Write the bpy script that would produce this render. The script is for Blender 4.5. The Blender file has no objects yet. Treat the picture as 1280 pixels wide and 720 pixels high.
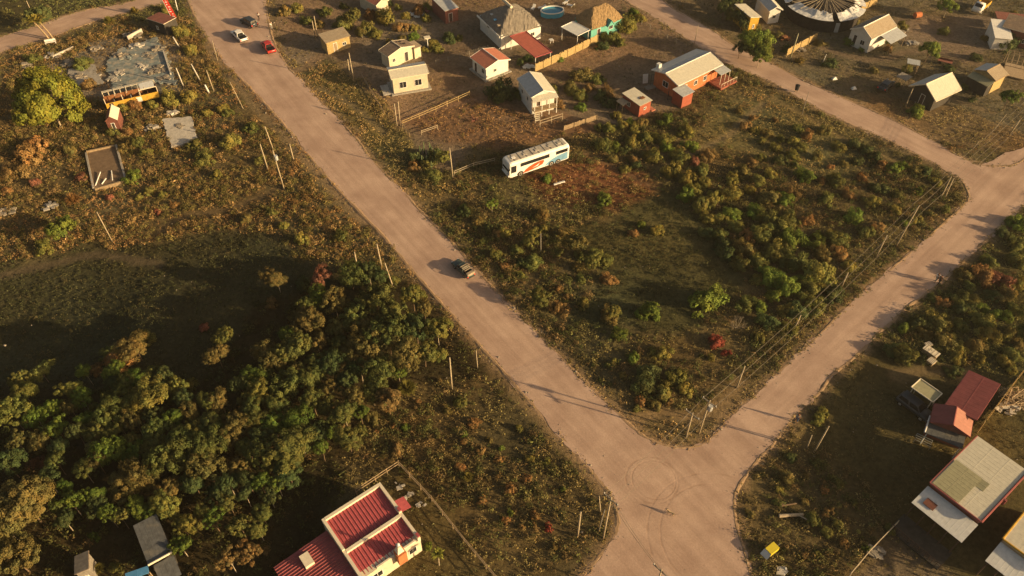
import bpy, bmesh, math, random
import numpy as np
from mathutils import Vector, Matrix
R = math.radians
rnd = random.Random(7)
C = bpy.context.scene.collection
scene = bpy.context.scene

# ------------------------------------------------------------------ camera
CAM_H = 83.0; FOC = 1010.0; DEP = R(46.5)
SD, CD = math.sin(DEP), math.cos(DEP)
SUN_EL = 15.0; SUN_AZ = 19.5     # azimuth below the +X axis

def terr(x, y):  # hollow shaped at left so its slope turns from the sun into shade
    return -4.6*math.exp(-((x+74)/27)**2 - ((y-71)/17)**2)
def terr_np(x, y):
    return -4.6*np.exp(-((x+74)/27)**2 - ((y-71)/17)**2)
def at(px, py, z=0.0):
    v = (py-360)/FOC
    t = (CAM_H-z)/(SD+v*CD)
    return Vector(((px-640)/FOC*t, t*(CD-v*SD), z))
def g(px, py, dz=0.0):
    z = 0.0
    for _ in range(6):
        p = at(px, py, z+dz); z = terr(p.x, p.y)
    p = at(px, py, z+dz); return Vector((p.x, p.y, z))
def proj(x, y, z):
    rz = z-CAM_H
    d = y*CD - rz*SD
    u = y*SD + rz*CD
    return 640+FOC*x/d, 360-FOC*u/d
def scale_at(px, py):
    return FOC*(SD+(py-360)/FOC*CD)/CAM_H

cam_d = bpy.data.cameras.new('camera'); cam = bpy.data.objects.new('camera', cam_d); C.objects.link(cam)
cam.location = (0, 0, CAM_H); cam.rotation_euler = (math.pi/2-DEP, 0, 0)
cam_d.sensor_width = 36; cam_d.lens = 36*FOC/1280; cam_d.clip_end = 4000
scene.camera = cam

# ------------------------------------------------------------------ world, sun
w = bpy.data.worlds.new('World'); scene.world = w; w.use_nodes = True
nt = w.node_tree; bg = nt.nodes['Background']
sky = nt.nodes.new('ShaderNodeTexSky'); sky.sky_type = 'NISHITA'; sky.sun_disc = False
sky.sun_elevation = R(SUN_EL); sky.sun_rotation = R(90+SUN_AZ); sky.dust_density = 4.0; sky.air_density = 1.0; sky.ozone_density = 1.0
tint = nt.nodes.new('ShaderNodeMixRGB'); tint.blend_type = 'MULTIPLY'; tint.inputs[0].default_value = 1
tint.inputs[2].default_value = (1.0, 0.82, 0.63, 1)       # the evening white balance of the picture
nt.links.new(sky.outputs[0], tint.inputs[1]); nt.links.new(tint.outputs[0], bg.inputs[0]); bg.inputs[1].default_value = 0.075
sd = bpy.data.lights.new('sun', 'SUN'); sun = bpy.data.objects.new('sun', sd); C.objects.link(sun)
sd.energy = 5.0; sd.angle = R(0.6); sd.color = (1.0, 0.70, 0.35)
ce = math.cos(R(SUN_EL))
tosun = Vector((ce*math.cos(R(SUN_AZ)), -ce*math.sin(R(SUN_AZ)), math.sin(R(SUN_EL))))
sun.rotation_euler = tosun.to_track_quat('Z', 'Y').to_euler()
scene.view_settings.view_transform = 'Standard'; scene.view_settings.look = 'None'
scene.view_settings.gamma = 1; scene.view_settings.use_curve_mapping = False
scene.view_settings.exposure = 0.93

# ------------------------------------------------------------------ materials
def mat(name, col, var=0.25, scale=1.5, rough=0.85, col2=None, bump=0.0, bscale=8.0, metal=0.0, spec=0.2, stain=None, sscale=0.6, sth=0.55):
    m = bpy.data.materials.new(name); m.use_nodes = True
    n = m.node_tree; b = n.nodes['Principled BSDF']; L = n.links.new
    b.inputs['Roughness'].default_value = rough; b.inputs['Metallic'].default_value = metal
    b.inputs['Specular IOR Level'].default_value = spec
    tc = n.nodes.new('ShaderNodeNewGeometry')
    no = n.nodes.new('ShaderNodeTexNoise'); no.inputs['Scale'].default_value = scale; no.inputs['Detail'].default_value = 6
    no.inputs['Roughness'].default_value = 0.65
    L(tc.outputs['Position'], no.inputs['Vector'])
    cr = n.nodes.new('ShaderNodeValToRGB')
    c2 = col2 if col2 else tuple(c*(1+var) for c in col)
    c1 = col if col2 else tuple(c*(1-var) for c in col)
    cr.color_ramp.elements[0].position = 0.3; cr.color_ramp.elements[1].position = 0.7
    cr.color_ramp.elements[0].color = (*c1, 1); cr.color_ramp.elements[1].color = (*c2, 1)
    L(no.outputs['Fac'], cr.inputs[0]); out = cr.outputs[0]
    if stain:
        n2 = n.nodes.new('ShaderNodeTexNoise'); n2.inputs['Scale'].default_value = sscale; n2.inputs['Detail'].default_value = 8
        n2.inputs['Roughness'].default_value = 0.7
        L(tc.outputs['Position'], n2.inputs['Vector'])
        r2 = n.nodes.new('ShaderNodeValToRGB'); r2.color_ramp.elements[0].position = sth; r2.color_ramp.elements[1].position = sth+0.12
        r2.color_ramp.elements[0].color = (0, 0, 0, 1); r2.color_ramp.elements[1].color = (0.8, 0.8, 0.8, 1)
        L(n2.outputs['Fac'], r2.inputs[0])
        mx = n.nodes.new('ShaderNodeMixRGB'); L(r2.outputs[0], mx.inputs[0]); L(out, mx.inputs[1]); mx.inputs[2].default_value = (*stain, 1)
        out = mx.outputs[0]
    L(out, b.inputs['Base Color'])
    if bump:
        n3 = n.nodes.new('ShaderNodeTexNoise'); n3.inputs['Scale'].default_value = bscale; n3.inputs['Detail'].default_value = 5
        L(tc.outputs['Position'], n3.inputs['Vector'])
        bp = n.nodes.new('ShaderNodeBump'); bp.inputs['Strength'].default_value = 1.0; bp.inputs['Distance'].default_value = bump
        L(n3.outputs['Fac'], bp.inputs['Height']); L(bp.outputs[0], b.inputs['Normal'])
    return m

def leaf_mat(name):
    m = bpy.data.materials.new(name); m.use_nodes = True
    n = m.node_tree; L = n.links.new; b = n.nodes['Principled BSDF']; o = n.nodes['Material Output']
    at_ = n.nodes.new('ShaderNodeAttribute'); at_.attribute_name = 'tone'
    oi = n.nodes.new('ShaderNodeObjectInfo')
    mul = n.nodes.new('ShaderNodeMixRGB'); mul.blend_type = 'MULTIPLY'; mul.inputs[0].default_value = 1
    L(oi.outputs['Color'], mul.inputs[1]); L(at_.outputs['Color'], mul.inputs[2])
    L(mul.outputs[0], b.inputs['Base Color']); b.inputs['Roughness'].default_value = 0.75; b.inputs['Specular IOR Level'].default_value = 0.15
    tr = n.nodes.new('ShaderNodeBsdfTranslucent'); L(mul.outputs[0], tr.inputs[0])
    mx = n.nodes.new('ShaderNodeMixShader'); mx.inputs[0].default_value = 0.25
    L(b.outputs[0], mx.inputs[1]); L(tr.outputs[0], mx.inputs[2]); L(mx.outputs[0], o.inputs[0])
    return m
LEAF = leaf_mat('foliage')
def attr_mat(name, attr='tone', rough=0.95, trans=0.15):
    m = bpy.data.materials.new(name); m.use_nodes = True
    n = m.node_tree; L = n.links.new; b = n.nodes['Principled BSDF']; o = n.nodes['Material Output']
    a = n.nodes.new('ShaderNodeAttribute'); a.attribute_name = attr
    L(a.outputs['Color'], b.inputs['Base Color']); b.inputs['Roughness'].default_value = rough; b.inputs['Specular IOR Level'].default_value = 0.1
    if trans:
        tr = n.nodes.new('ShaderNodeBsdfTranslucent'); L(a.outputs['Color'], tr.inputs[0])
        mx = n.nodes.new('ShaderNodeMixShader'); mx.inputs[0].default_value = trans
        L(b.outputs[0], mx.inputs[1]); L(tr.outputs[0], mx.inputs[2]); L(mx.outputs[0], o.inputs[0])
    return m

M = {}
def defm(k, *a, **kw): M[k] = mat(k, *a, **kw)
defm('bark', (.16,.11,.07), bump=.02); defm('bark_pale', (.34,.28,.20), bump=.02)
defm('pole_wood', (.36,.30,.21), var=.2, bump=.01); defm('old_wood', (.28,.21,.13), var=.35, scale=4, bump=.01)
defm('grey_wood', (.22,.20,.17), var=.35, scale=5); defm('yellow_wood', (.38,.28,.13), var=.3, scale=3)
defm('white_wall', (.58,.57,.54), var=.12, stain=(.45,.40,.32), sscale=.8, sth=.6); defm('cream_wall', (.52,.47,.36), var=.12, stain=(.42,.36,.24), sth=.6)
defm('white_paint', (.68,.67,.63), var=.06); defm('cream_paint', (.62,.56,.44), var=.08, stain=(.5,.43,.30), sth=.64)
defm('concrete', (.30,.28,.25), var=.25, scale=2, bump=.02, stain=(.16,.14,.12)); defm('pale_concrete', (.44,.41,.36), var=.22, scale=2, stain=(.25,.22,.18))
defm('dark_paving', (.20,.19,.18), var=.2, scale=1.2, stain=(.19,.18,.165), sscale=.5)
defm('cream_roof', (.50,.48,.40), var=.12, scale=2.5, rough=.5, stain=(.46,.38,.26), sscale=1.3, sth=.6)
defm('zinc_roof', (.42,.44,.45), var=.14, scale=2, rough=.45, metal=.15, stain=(.34,.30,.25), sth=.62)
defm('pale_zinc', (.56,.57,.56), var=.12, scale=2.5, rough=.45, stain=(.42,.37,.29), sth=.62)
defm('olive_roof', (.29,.28,.18), var=.14, scale=3, rough=.5)
defm('grey_roof', (.085,.09,.095), var=.3, scale=2, rough=.7, stain=(.15,.14,.12)); defm('slate_roof', (.18,.16,.135), var=.3, scale=1.6, stain=(.25,.21,.16), sth=.6)
defm('brown_roof', (.17,.13,.10), var=.35, scale=3, stain=(.30,.22,.14)); defm('tan_roof', (.31,.255,.185), var=.2, scale=3, stain=(.26,.2,.13))
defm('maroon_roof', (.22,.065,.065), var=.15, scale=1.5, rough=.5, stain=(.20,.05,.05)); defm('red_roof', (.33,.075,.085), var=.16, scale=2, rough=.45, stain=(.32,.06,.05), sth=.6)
defm('coral_roof', (.44,.17,.11), var=.14, scale=2, rough=.6, stain=(.34,.13,.09), sscale=1.2); defm('awning_red', (.40,.12,.085), var=.14, rough=.6, stain=(.36,.12,.09), sscale=.9)
defm('thatch', (.24,.165,.085), var=.4, scale=6, bump=.12, bscale=6, stain=(.11,.08,.05), sscale=1.2, sth=.56); defm('thatch_pale', (.42,.32,.16), var=.3, scale=7, bump=.1, bscale=7)
defm('burnt', (.035,.03,.028), var=.5, scale=2, bump=.1, bscale=3); defm('tarp', (.55,.56,.56), var=.2, scale=2, rough=.5, stain=(.33,.28,.22), sscale=1.2, bump=.06, bscale=2)
defm('turquoise', (.12,.36,.31), var=.12, stain=(.08,.30,.27)); defm('red_wall', (.27,.08,.05), var=.2, scale=2, stain=(.33,.07,.03)); defm('orange_wall', (.42,.15,.065), var=.2, scale=1.5, stain=(.45,.12,.04))
defm('brick_red', (.26,.09,.06), var=.25, scale=3); defm('rust_red', (.15,.06,.045), var=.3, scale=3); defm('mustard', (.44,.27,.04), var=.25, scale=2.5, stain=(.30,.12,.03), sscale=2.0, sth=.55)
defm('rust', (.20,.09,.04), var=.4, scale=4, stain=(.07,.05,.04)); defm('dark_wall', (.05,.045,.04), var=.3); defm('frame_dark', (.07,.045,.035), var=.2); defm('black', (.012,.012,.013), var=.2, rough=.5)
defm('tyre', (.018,.018,.018), var=.2, rough=.8); defm('rim', (.35,.34,.32), rough=.4, metal=.4); defm('dark_metal', (.05,.052,.055), rough=.45, metal=.3)
defm('car_white', (.72,.71,.68), var=.05, rough=.3, spec=.5); defm('car_red', (.40,.03,.025), var=.08, rough=.3, spec=.5); defm('car_dark', (.03,.036,.045), var=.1, rough=.3, spec=.5)
defm('car_grey', (.04,.046,.055), var=.08, rough=.3, spec=.5); defm('car_green', (.05,.07,.065), var=.1, rough=.3, spec=.5)
defm('bus_white', (.70,.70,.68), var=.07, rough=.4, spec=.4, stain=(.5,.45,.37), sth=.64); defm('bus_roof', (.40,.37,.32), var=.25, scale=1.5, rough=.5, stain=(.24,.2,.16)); defm('swoosh', (.60,.09,.03), var=.15, rough=.4); defm('bus_blue', (.15,.30,.45), var=.2, rough=.4)
defm('pool_water', (.05,.22,.34), var=.1, rough=.06, spec=.6); defm('pool_blue', (.08,.33,.50), var=.1, rough=.4); defm('tarp_blue', (.07,.22,.42), var=.15, rough=.5); defm('pink', (.5,.05,.12), rough=.6)
defm('teal_floor', (.17,.20,.20), var=.4, scale=1.2, stain=(.34,.30,.24), sscale=.8, sth=.48, bump=.04, bscale=3); defm('rubble', (.24,.21,.17), var=.4, scale=5, bump=.05)
defm('yellow_paint', (.58,.48,.04), var=.08, rough=.5); defm('banner_red', (.65,.05,.03), var=.1, rough=.6); defm('banner_white', (.8,.78,.74), var=.04, rough=.6); defm('cactus', (.10,.13,.06), var=.3)
defm('firewood', (.34,.26,.17), var=.35, scale=6, bump=.03); defm('skin', (.25,.13,.08), var=.05); defm('hair', (.02,.015,.012)); defm('cloth_white', (.7,.7,.68), var=.05); defm('cloth_dark', (.03,.03,.035)); defm('cloth_blue', (.05,.08,.16)); defm('cloth_grey', (.25,.25,.24)); defm('fur', (.33,.25,.16), var=.3, scale=8)
defm('gutter', (.6,.6,.6), rough=.4); defm('plaster_red', (.22,.09,.07), var=.2, scale=2); defm('wire', (.22,.19,.15), rough=.5)
M['glass'] = mat('glass', (.02,.022,.025), var=.2, rough=.08, spec=.6)
BLADE = attr_mat('blades')

# ------------------------------------------------------------------ mesh builder
class MB:
    def __init__(s): s.v = []; s.f = []; s.mi = []; s.m = 0
    def quad(s, *p):
        k = len(s.v); s.v += [tuple(q) for q in p]; s.f.append(tuple(range(k, k+len(p)))); s.mi.append(s.m)
    def box(s, c, d, rz=0.0):
        x, y, z = d[0]/2, d[1]/2, d[2]/2; k = len(s.v); cr, sr = math.cos(rz), math.sin(rz)
        for dz in (-z, z):
            for dx, dy in ((-x,-y),(x,-y),(x,y),(-x,y)):
                s.v.append((c[0]+dx*cr-dy*sr, c[1]+dx*sr+dy*cr, c[2]+dz))
        for f in ((0,3,2,1),(4,5,6,7),(0,1,5,4),(1,2,6,5),(2,3,7,6),(3,0,4,7)):
            s.f.append(tuple(k+i for i in f)); s.mi.append(s.m)
    def hexa(s, b4, t4):
        k = len(s.v); s.v += [tuple(q) for q in b4]+[tuple(q) for q in t4]
        for f in ((0,3,2,1),(4,5,6,7),(0,1,5,4),(1,2,6,5),(2,3,7,6),(3,0,4,7)):
            s.f.append(tuple(k+i for i in f)); s.mi.append(s.m)
    def slab(s, q, th):
        a, b, c, d = [Vector(x) for x in q]; n = (b-a).cross(d-a).normalized()
        if n.z < 0: n = -n
        s.hexa([a-n*th, b-n*th, c-n*th, d-n*th], [a, b, c, d])
    def prism(s, poly, z0, z1):
        k = len(s.v); n = len(poly)
        s.v += [(p[0], p[1], z0) for p in poly]+[(p[0], p[1], z1) for p in poly]
        s.f.append(tuple(range(k+n-1, k-1, -1))); s.mi.append(s.m); s.f.append(tuple(range(k+n, k+2*n))); s.mi.append(s.m)
        for i in range(n):
            j = (i+1) % n; s.f.append((k+i, k+j, k+n+j, k+n+i)); s.mi.append(s.m)
    def extr(s, prof, d):      # closed 3-D profile pushed along vector d
        k = len(s.v); n = len(prof); d = Vector(d)
        s.v += [tuple(p) for p in prof]+[tuple(Vector(p)+d) for p in prof]
        s.f.append(tuple(range(k+n-1, k-1, -1))); s.mi.append(s.m); s.f.append(tuple(range(k+n, k+2*n))); s.mi.append(s.m)
        for i in range(n):
            j = (i+1) % n; s.f.append((k+i, k+j, k+n+j, k+n+i)); s.mi.append(s.m)
    def tube(s, p0, p1, r0, r1=None, n=7, cap=True):
        p0, p1 = Vector(p0), Vector(p1); r1 = r0 if r1 is None else r1
        d = (p1-p0).normalized(); a = d.orthogonal().normalized(); b = d.cross(a); k = len(s.v)
        for p, r in ((p0, r0), (p1, r1)):
            for i in range(n):
                t = 2*math.pi*i/n; s.v.append(tuple(p+a*(r*math.cos(t))+b*(r*math.sin(t))))
        for i in range(n):
            j = (i+1) % n; s.f.append((k+i, k+j, k+n+j, k+n+i)); s.mi.append(s.m)
        if cap:
            s.f.append(tuple(range(k+n-1, k-1, -1))); s.mi.append(s.m); s.f.append(tuple(range(k+n, k+2*n))); s.mi.append(s.m)
    def sheet(s, p0, p1, p2, p3, th=.07, rib=.45, rh=.011, rw=.07):  # p0-p1 eave, p3-p2 ridge
        s.slab((p0, p1, p2, p3), th)
        p0, p1, p2, p3 = [Vector(x) for x in (p0, p1, p2, p3)]
        n = (p1-p0).cross(p3-p0).normalized()
        if n.z < 0: n = -n
        L = (p1-p0).length; k = max(2, int(L/rib)); u = (p1-p0).normalized()
        for i in range(1, k):
            t = i/k; a = p0.lerp(p1, t); b = p3.lerp(p2, t); o = u*rw/2; e = n*rh
            s.hexa([a-o+n*.002, a+o+n*.002, b+o+n*.002, b-o+n*.002], [a-o*.5+e, a+o*.5+e, b+o*.5+e, b-o*.5+e])
        SL = (p3-p0).length; nl = int(SL/2.4)
        for i in range(1, nl+1):      # overlapping sheet ends
            t = i/(nl+1); a = p0.lerp(p3, t)+u*.01; b = p1.lerp(p2, t)-u*.01; q = (p3-p0).normalized()*.05
            s.hexa([a-q+n*.001, b-q+n*.001, b+q+n*.001, a+q+n*.001], [a-q+n*.014, b-q+n*.014, b+q+n*.004, a+q+n*.004])
    def build(s, name, m, parent=None, smooth=False, bevel=0):
        me = bpy.data.meshes.new(name); me.from_pydata(s.v, [], s.f)
        for mm in (m if isinstance(m, (list, tuple)) else [m]): me.materials.append(M[mm] if isinstance(mm, str) else mm)
        if isinstance(m, (list, tuple)): me.polygons.foreach_set('material_index', s.mi)
        bm = bmesh.new(); bm.from_mesh(me); bmesh.ops.recalc_face_normals(bm, faces=bm.faces); bm.to_mesh(me); bm.free()
        if smooth: me.polygons.foreach_set('use_smooth', [True]*len(me.polygons))
        o = bpy.data.objects.new(name, me); C.objects.link(o); o.parent = parent
        if bevel:
            b = o.modifiers.new('bevel', 'BEVEL'); b.width = bevel; b.segments = 2; b.limit_method = 'ANGLE'
        return o

def tag(o, label=None, cat=None, group=None, kind=None):
    if label: o['label'] = label
    if cat: o['category'] = cat
    if group: o['group'] = group
    if kind: o['kind'] = kind
    return o
def thing(name, label, cat, loc=(0,0,0), rz=0.0, group=None):
    o = bpy.data.objects.new(name, None); C.objects.link(o); o.location = loc; o.rotation_euler = (0,0,rz)
    o.empty_display_size = .3
    return tag(o, label, cat, group)
def copy_tree(o, parent=None):
    c = o.copy(); C.objects.link(c); c.parent = parent
    for ch in list(o.children): copy_tree(ch, c)
    return c

hz = MB(); hz.box((100, 500, 41.0), (2200, 2200, 88.0)); hz_m = bpy.data.materials.new('haze'); hz_m.use_nodes = True; n_ = hz_m.node_tree
for x_ in list(n_.nodes):
    if x_.type == 'BSDF_PRINCIPLED': n_.nodes.remove(x_)
pv = n_.nodes.new('ShaderNodeVolumePrincipled'); pv.inputs['Color'].default_value = (.92,.88,.80,1); pv.inputs['Density'].default_value = .00015; pv.inputs['Anisotropy'].default_value = .3
n_.links.new(pv.outputs[0], n_.nodes['Material Output'].inputs['Volume']); M['haze'] = hz_m
tag(hz.build('haze', 'haze'), kind='stuff', label='thin warm evening haze over the village', cat='haze')
# ------------------------------------------------------------------ ground zones traced on the picture
def inpoly(px, py, poly):
    ins = np.zeros(px.shape, bool); n = len(poly)
    for i in range(n):
        x0, y0 = poly[i]; x1, y1 = poly[(i+1) % n]
        if y0 == y1: continue
        c = ((y0 > py) != (y1 > py)) & (px < (x1-x0)*(py-y0)/(y1-y0)+x0); ins ^= c
    return ins
MAIN_L = [(190,-70),(225,-20),(242,18),(262,52),(285,83),(320,118),(368,172),(395,206),(425,240),(454,270),(480,297),(505,326),(535,361),(585,416),(640,477),(697,541),(725,573),(745,596),(762,618),(771,638),(772,658),(765,677),(748,697),(725,722),(690,760),(640,810),(560,940)]
MAIN_R = [(300,-75),(328,-15),(334,20),(342,52),(357,80),(377,100),(402,127),(445,173),(465,200),(495,230),(527,265),(560,298),(587,328),(617,360),(645,388),(672,417),(712,458),(752,497),(795,538),(815,550)]
ISL_S = [(840,558),(865,559),(885,552),(900,536),(922,514)]
ARM_L = [(947,492),(967,472),(995,445),(1022,420),(1055,387),(1087,359),(1120,331),(1150,306),(1175,283),(1205,256)]
ARM_R = [(935,590),(950,572),(966,555),(992,520),(1022,492),(1042,467),(1070,445),(1090,423),(1116,401),(1136,382),(1168,360),(1195,335),(1235,298),(1260,274),(1290,250),(1340,215),(1450,142)]
UP_L = [(1211,247),(1208,235),(1200,224),(1176,210),(1150,195),(1120,180),(1100,171),(1040,145),(1000,123),(960,101),(905,78),(865,53),(825,26),(780,0),(720,-40)]
UP_R = [(790,-42),(829,0),(852,17),(890,37),(918,57),(960,77),(997,97),(1060,125),(1110,147),(1168,177),(1200,195),(1225,206),(1265,206),(1290,192),(1340,160),(1450,88)]
SE_EDGE = [(1060,940),(985,810),(955,760),(941,730),(934,700),(925,672),(918,640),(921,612)]
TL_LO = [(-60,90),(0,66),(50,51),(100,33),(130,23),(162,15),(205,3)]
TL_UP = [(230,-22),(175,-2),(150,5),(100,14),(50,31),(0,46),(-60,66)]
P_ROADS = [MAIN_L+SE_EDGE+ARM_R[:1]+[(922,514)]+ISL_S[::-1]+MAIN_R[::-1],
           [(922,514)]+ARM_L+[(1212,250),(1225,206),(1340,160),(1450,88)]+ARM_R[::-1],
           UP_L+UP_R, TL_LO+TL_UP]

# zone: (polygon px, ground colour, cover density /m2, palette, size)
DIRT=(.165,.12,.08); DIRT2=(.115,.095,.06); SCRUB=(.095,.075,.037); FIELD_SHADE=(.042,.041,.022); WOODS=(.035,.028,.014); LAWN=(.062,.055,.022); REDDIRT=(.14,.085,.05); VERGE=(.10,.085,.035)  # yard earth and field colours darkened to carry the shade lying on them
ZONES = [
 ([(-300,-300),(1700,-300),(1700,1000),(-300,1000)], SCRUB, .5, 'brown', .35),
 ([(-300,-300),(240,-300),(240,30),(130,20),(0,60),(-300,120)], (.07,.062,.03), .5, 'olive', .35),
 ([(-300,90),(0,68),(130,25),(240,30),(320,120),(450,268),(520,350),(420,330),(330,300),(100,305),(0,345),(-300,400)], SCRUB, 2.6, 'rust', .36),
 ([(-300,400),(0,335),(100,305),(330,292),(400,330),(350,380),(300,450),(250,480),(100,480),(0,480),(-300,520)], FIELD_SHADE, 1.3, 'field', .26),  # shaded clearing: outline follows the tree shadow, shade is in the colour
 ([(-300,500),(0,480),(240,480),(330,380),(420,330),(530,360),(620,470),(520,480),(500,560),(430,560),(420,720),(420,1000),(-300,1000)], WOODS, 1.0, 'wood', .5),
 ([(440,500),(520,480),(610,470),(640,480),(770,625),(770,665),(700,740),(560,740),(520,600),(430,560)], (.09,.068,.032), 2.8, 'mix', .36),
 ([(490,580),(560,640),(620,740),(480,760),(520,680),(470,610)], (.085,.07,.032), .5, 'lawn', .22),
 ([(330,-300),(1700,-300),(1700,175),(1170,178),(960,75),(860,20),(780,-10),(560,-50)], DIRT2, 1.5, 'lawn', .2),
 ([(345,60),(350,-20),(780,-20),(830,30),(905,80),(850,132),(765,165),(700,160),(650,178),(600,150),(560,220),(505,215),(440,165)], DIRT, .7, 'lawn', .17),
 ([(505,150),(590,118),(660,135),(760,165),(640,195),(560,180)], REDDIRT, .7, 'rust', .18),
 ([(360,85),(410,70),(480,120),(520,185),(560,260),(640,355),(600,330),(530,262),(450,170)], VERGE, 2.0, 'dryg', .28),
 ([(500,215),(560,220),(650,180),(745,165),(850,132),(910,82),(960,103),(1205,235),(1205,255),(860,555),(840,556),(640,385),(530,262)], SCRUB, 2.6, 'mixb', .36),
 ([(650,225),(720,195),(800,215),(830,250),(760,262),(680,250)], (.13,.06,.03), 1.8, 'rust', .3),
 ([(770,270),(830,230),(900,290),(940,350),(880,400),(840,420),(700,400),(760,350),(700,290)], (.065,.062,.028), 1.6, 'field', .26),
 ([(880,140),(950,108),(1090,172),(1060,240),(960,200),(880,180)], (.11,.095,.042), 2.2, 'dryg', .24),
 ([(735,470),(800,520),(860,535),(930,470),(960,480),(890,552),(840,556),(790,532)], (.13,.10,.05), 1.8, 'dryg', .22),
 ([(1170,360),(1290,250),(1500,150),(1700,1000),(1700,500),(1260,480),(1180,455),(1110,470),(1060,452),(1110,405)], (.07,.065,.03), 2.2, 'olive', .38),
 ([(1000,545),(1040,475),(1110,420),(1140,470),(1190,455),(1280,480),(1700,520),(1700,1000),(1040,1000),(1100,650),(1060,600)], (.075,.062,.027), 1.4, 'lawn', .18),
 ([(940,600),(970,565),(1010,560),(1070,600),(1110,660),(1060,720),(990,800),(940,720),(925,670)], (.09,.07,.034), 2.6, 'mix', .34),
 ([(1060,725),(1120,655),(1200,720),(1250,1000),(1000,1000)], (.13,.10,.065), .35, 'lawn', .2),
 ([(1080,120),(1200,130),(1280,165),(1280,195),(1180,180),(1090,140)], (.14,.095,.05), .35, 'dryg', .22),
 ([(1120,20),(1240,20),(1260,60),(1200,75),(1130,60)], (.15,.12,.09), .1, 'lawn', .2),
 ([(120,50),(200,40),(225,60),(232,110),(150,120),(60,130),(60,85)], (.16,.14,.11), .3, 'rust', .3),
]
PAL = {
 'brown': [(.12,.085,.04),(.10,.08,.034),(.07,.06,.022),(.17,.10,.045)],
 'rust': [(.21,.12,.05),(.17,.105,.042),(.14,.115,.04),(.10,.09,.03),(.24,.16,.07),(.19,.13,.05)],
 'olive': [(.10,.105,.035),(.075,.085,.03),(.13,.12,.042),(.13,.09,.04)],
 'field': [(.055,.058,.026),(.045,.052,.022),(.068,.058,.028)],  # tufts darkened for the tree shade over them
 'wood': [(.04,.045,.016),(.055,.055,.018),(.06,.042,.018)],
 'mix': [(.10,.09,.032),(.08,.085,.028),(.13,.09,.04),(.06,.065,.024),(.15,.12,.05),(.11,.105,.036)],
 'mixb': [(.10,.085,.032),(.08,.085,.028),(.125,.085,.04),(.06,.07,.024),(.12,.105,.04),(.085,.075,.03)],
 'dryg': [(.19,.15,.06),(.15,.13,.045),(.24,.18,.08),(.11,.10,.036)],
 'lawn': [(.11,.10,.045),(.08,.08,.034),(.16,.125,.06)],
}
TRAILS = [ # worn earth: (polyline px, half width m, colour)
 ([(860,190),(900,175),(930,150),(955,128)], .5, (.19,.145,.08)), ([(960,120),(1000,140),(1060,175),(1130,205)], .35, (.16,.12,.06)),
 ([(255,55),(300,112),(360,178),(420,246),(455,280)], .5, (.20,.15,.085)), ([(640,490),(700,555),(750,612)], .45, (.15,.115,.06)),
 ([(780,540),(820,515),(880,520),(925,480)], .7, (.20,.14,.075)), ([(400,70),(380,85),(350,90)], 1.0, (.20,.14,.09)),
 ([(600,120),(660,140),(700,142),(740,160)], .6, (.2,.12,.07)), ([(350,235),(280,262),(230,270),(200,290)], .6, (.12,.085,.045)),
 ([(1060,100),(1120,108),(1180,120),(1240,140)], .5, (.16,.12,.07)), ([(730,190),(780,215),(820,235)], .3, (.14,.09,.05)),
 ([(1030,60),(1090,75),(1150,62),(1220,80),(1280,95)], .8, (.15,.11,.075)), ([(500,150),(560,132),(640,115)], .5, (.19,.12,.08)),
 ([(840,20),(900,62),(955,95)], .5, (.2,.14,.08)), ([(480,165),(440,130),(400,110)], .5, (.15,.12,.07)),
 ([(0,345),(60,330),(120,318),(200,330)], .5, (.09,.07,.045)), ([(1120,470),(1160,462),(1210,468)], .8, (.15,.11,.06)),
]
def seg_dist(x, y, a, b):
    ax, ay = a; bx, by = b; dx, dy = bx-ax, by-ay
    t = np.clip(((x-ax)*dx+(y-ay)*dy)/(dx*dx+dy*dy+1e-9), 0, 1)
    return np.hypot(x-ax-t*dx, y-ay-t*dy)
def vnoise(x, y, s, seed=0):
    x = x/s; y = y/s; xi = np.floor(x).astype(np.int64); yi = np.floor(y).astype(np.int64); fx = x-xi; fy = y-yi
    def h(i, j):
        n = (i*374761393+j*668265263+seed*974634777) & 0x7fffffff
        n = (n ^ (n >> 13))*1274126177 & 0x7fffffff
        return ((n ^ (n >> 16)) & 0xffff)/65535.0
    fx = fx*fx*(3-2*fx); fy = fy*fy*(3-2*fy)
    return (h(xi,yi)*(1-fx)+h(xi+1,yi)*fx)*(1-fy)+(h(xi,yi+1)*(1-fx)+h(xi+1,yi+1)*fx)*fy
def proj_np(x, y, z):
    rz = z-CAM_H; d = y*CD-rz*SD; u = y*SD+rz*CD
    d = np.where(d < 5, 5, d)
    return 640+FOC*x/d, 360-FOC*u/d
RPOLY = []
for P in P_ROADS:
    RPOLY.append([tuple(at(px, py))[:2] for px, py in P])
def smooth_line(P, n=6):
    out = []
    Q = [Vector((p[0], p[1])) for p in P]
    for i in range(len(Q)-1):
        a = Q[max(0, i-1)]; b = Q[i]; c = Q[i+1]; d = Q[min(len(Q)-1, i+2)]
        for k in range(n):
            t = k/n; out.append(tuple(.5*((2*b)+(c-a)*t+(2*a-5*b+4*c-d)*t*t+(3*b-a-3*c+d)*t**3)))
    out.append(tuple(Q[-1])); return out
EDGES_W = []
for e in (MAIN_L+SE_EDGE[:0], MAIN_R+ISL_S+ARM_L+UP_L, SE_EDGE+ARM_R, UP_R, TL_LO, TL_UP):
    EDGES_W.append([tuple(at(px, py))[:2] for px, py in smooth_line(e)])
def road_mask(x, y):
    m = np.zeros(x.shape, bool)
    for P in RPOLY: m |= inpoly(x, y, P)
    return m
def edge_dist(x, y):
    d = np.full(x.shape, 1e9)
    for E in EDGES_W:
        for a, b in zip(E[:-1:2], E[2::2]): d = np.minimum(d, seg_dist(x, y, a, b))
    return d

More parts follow.
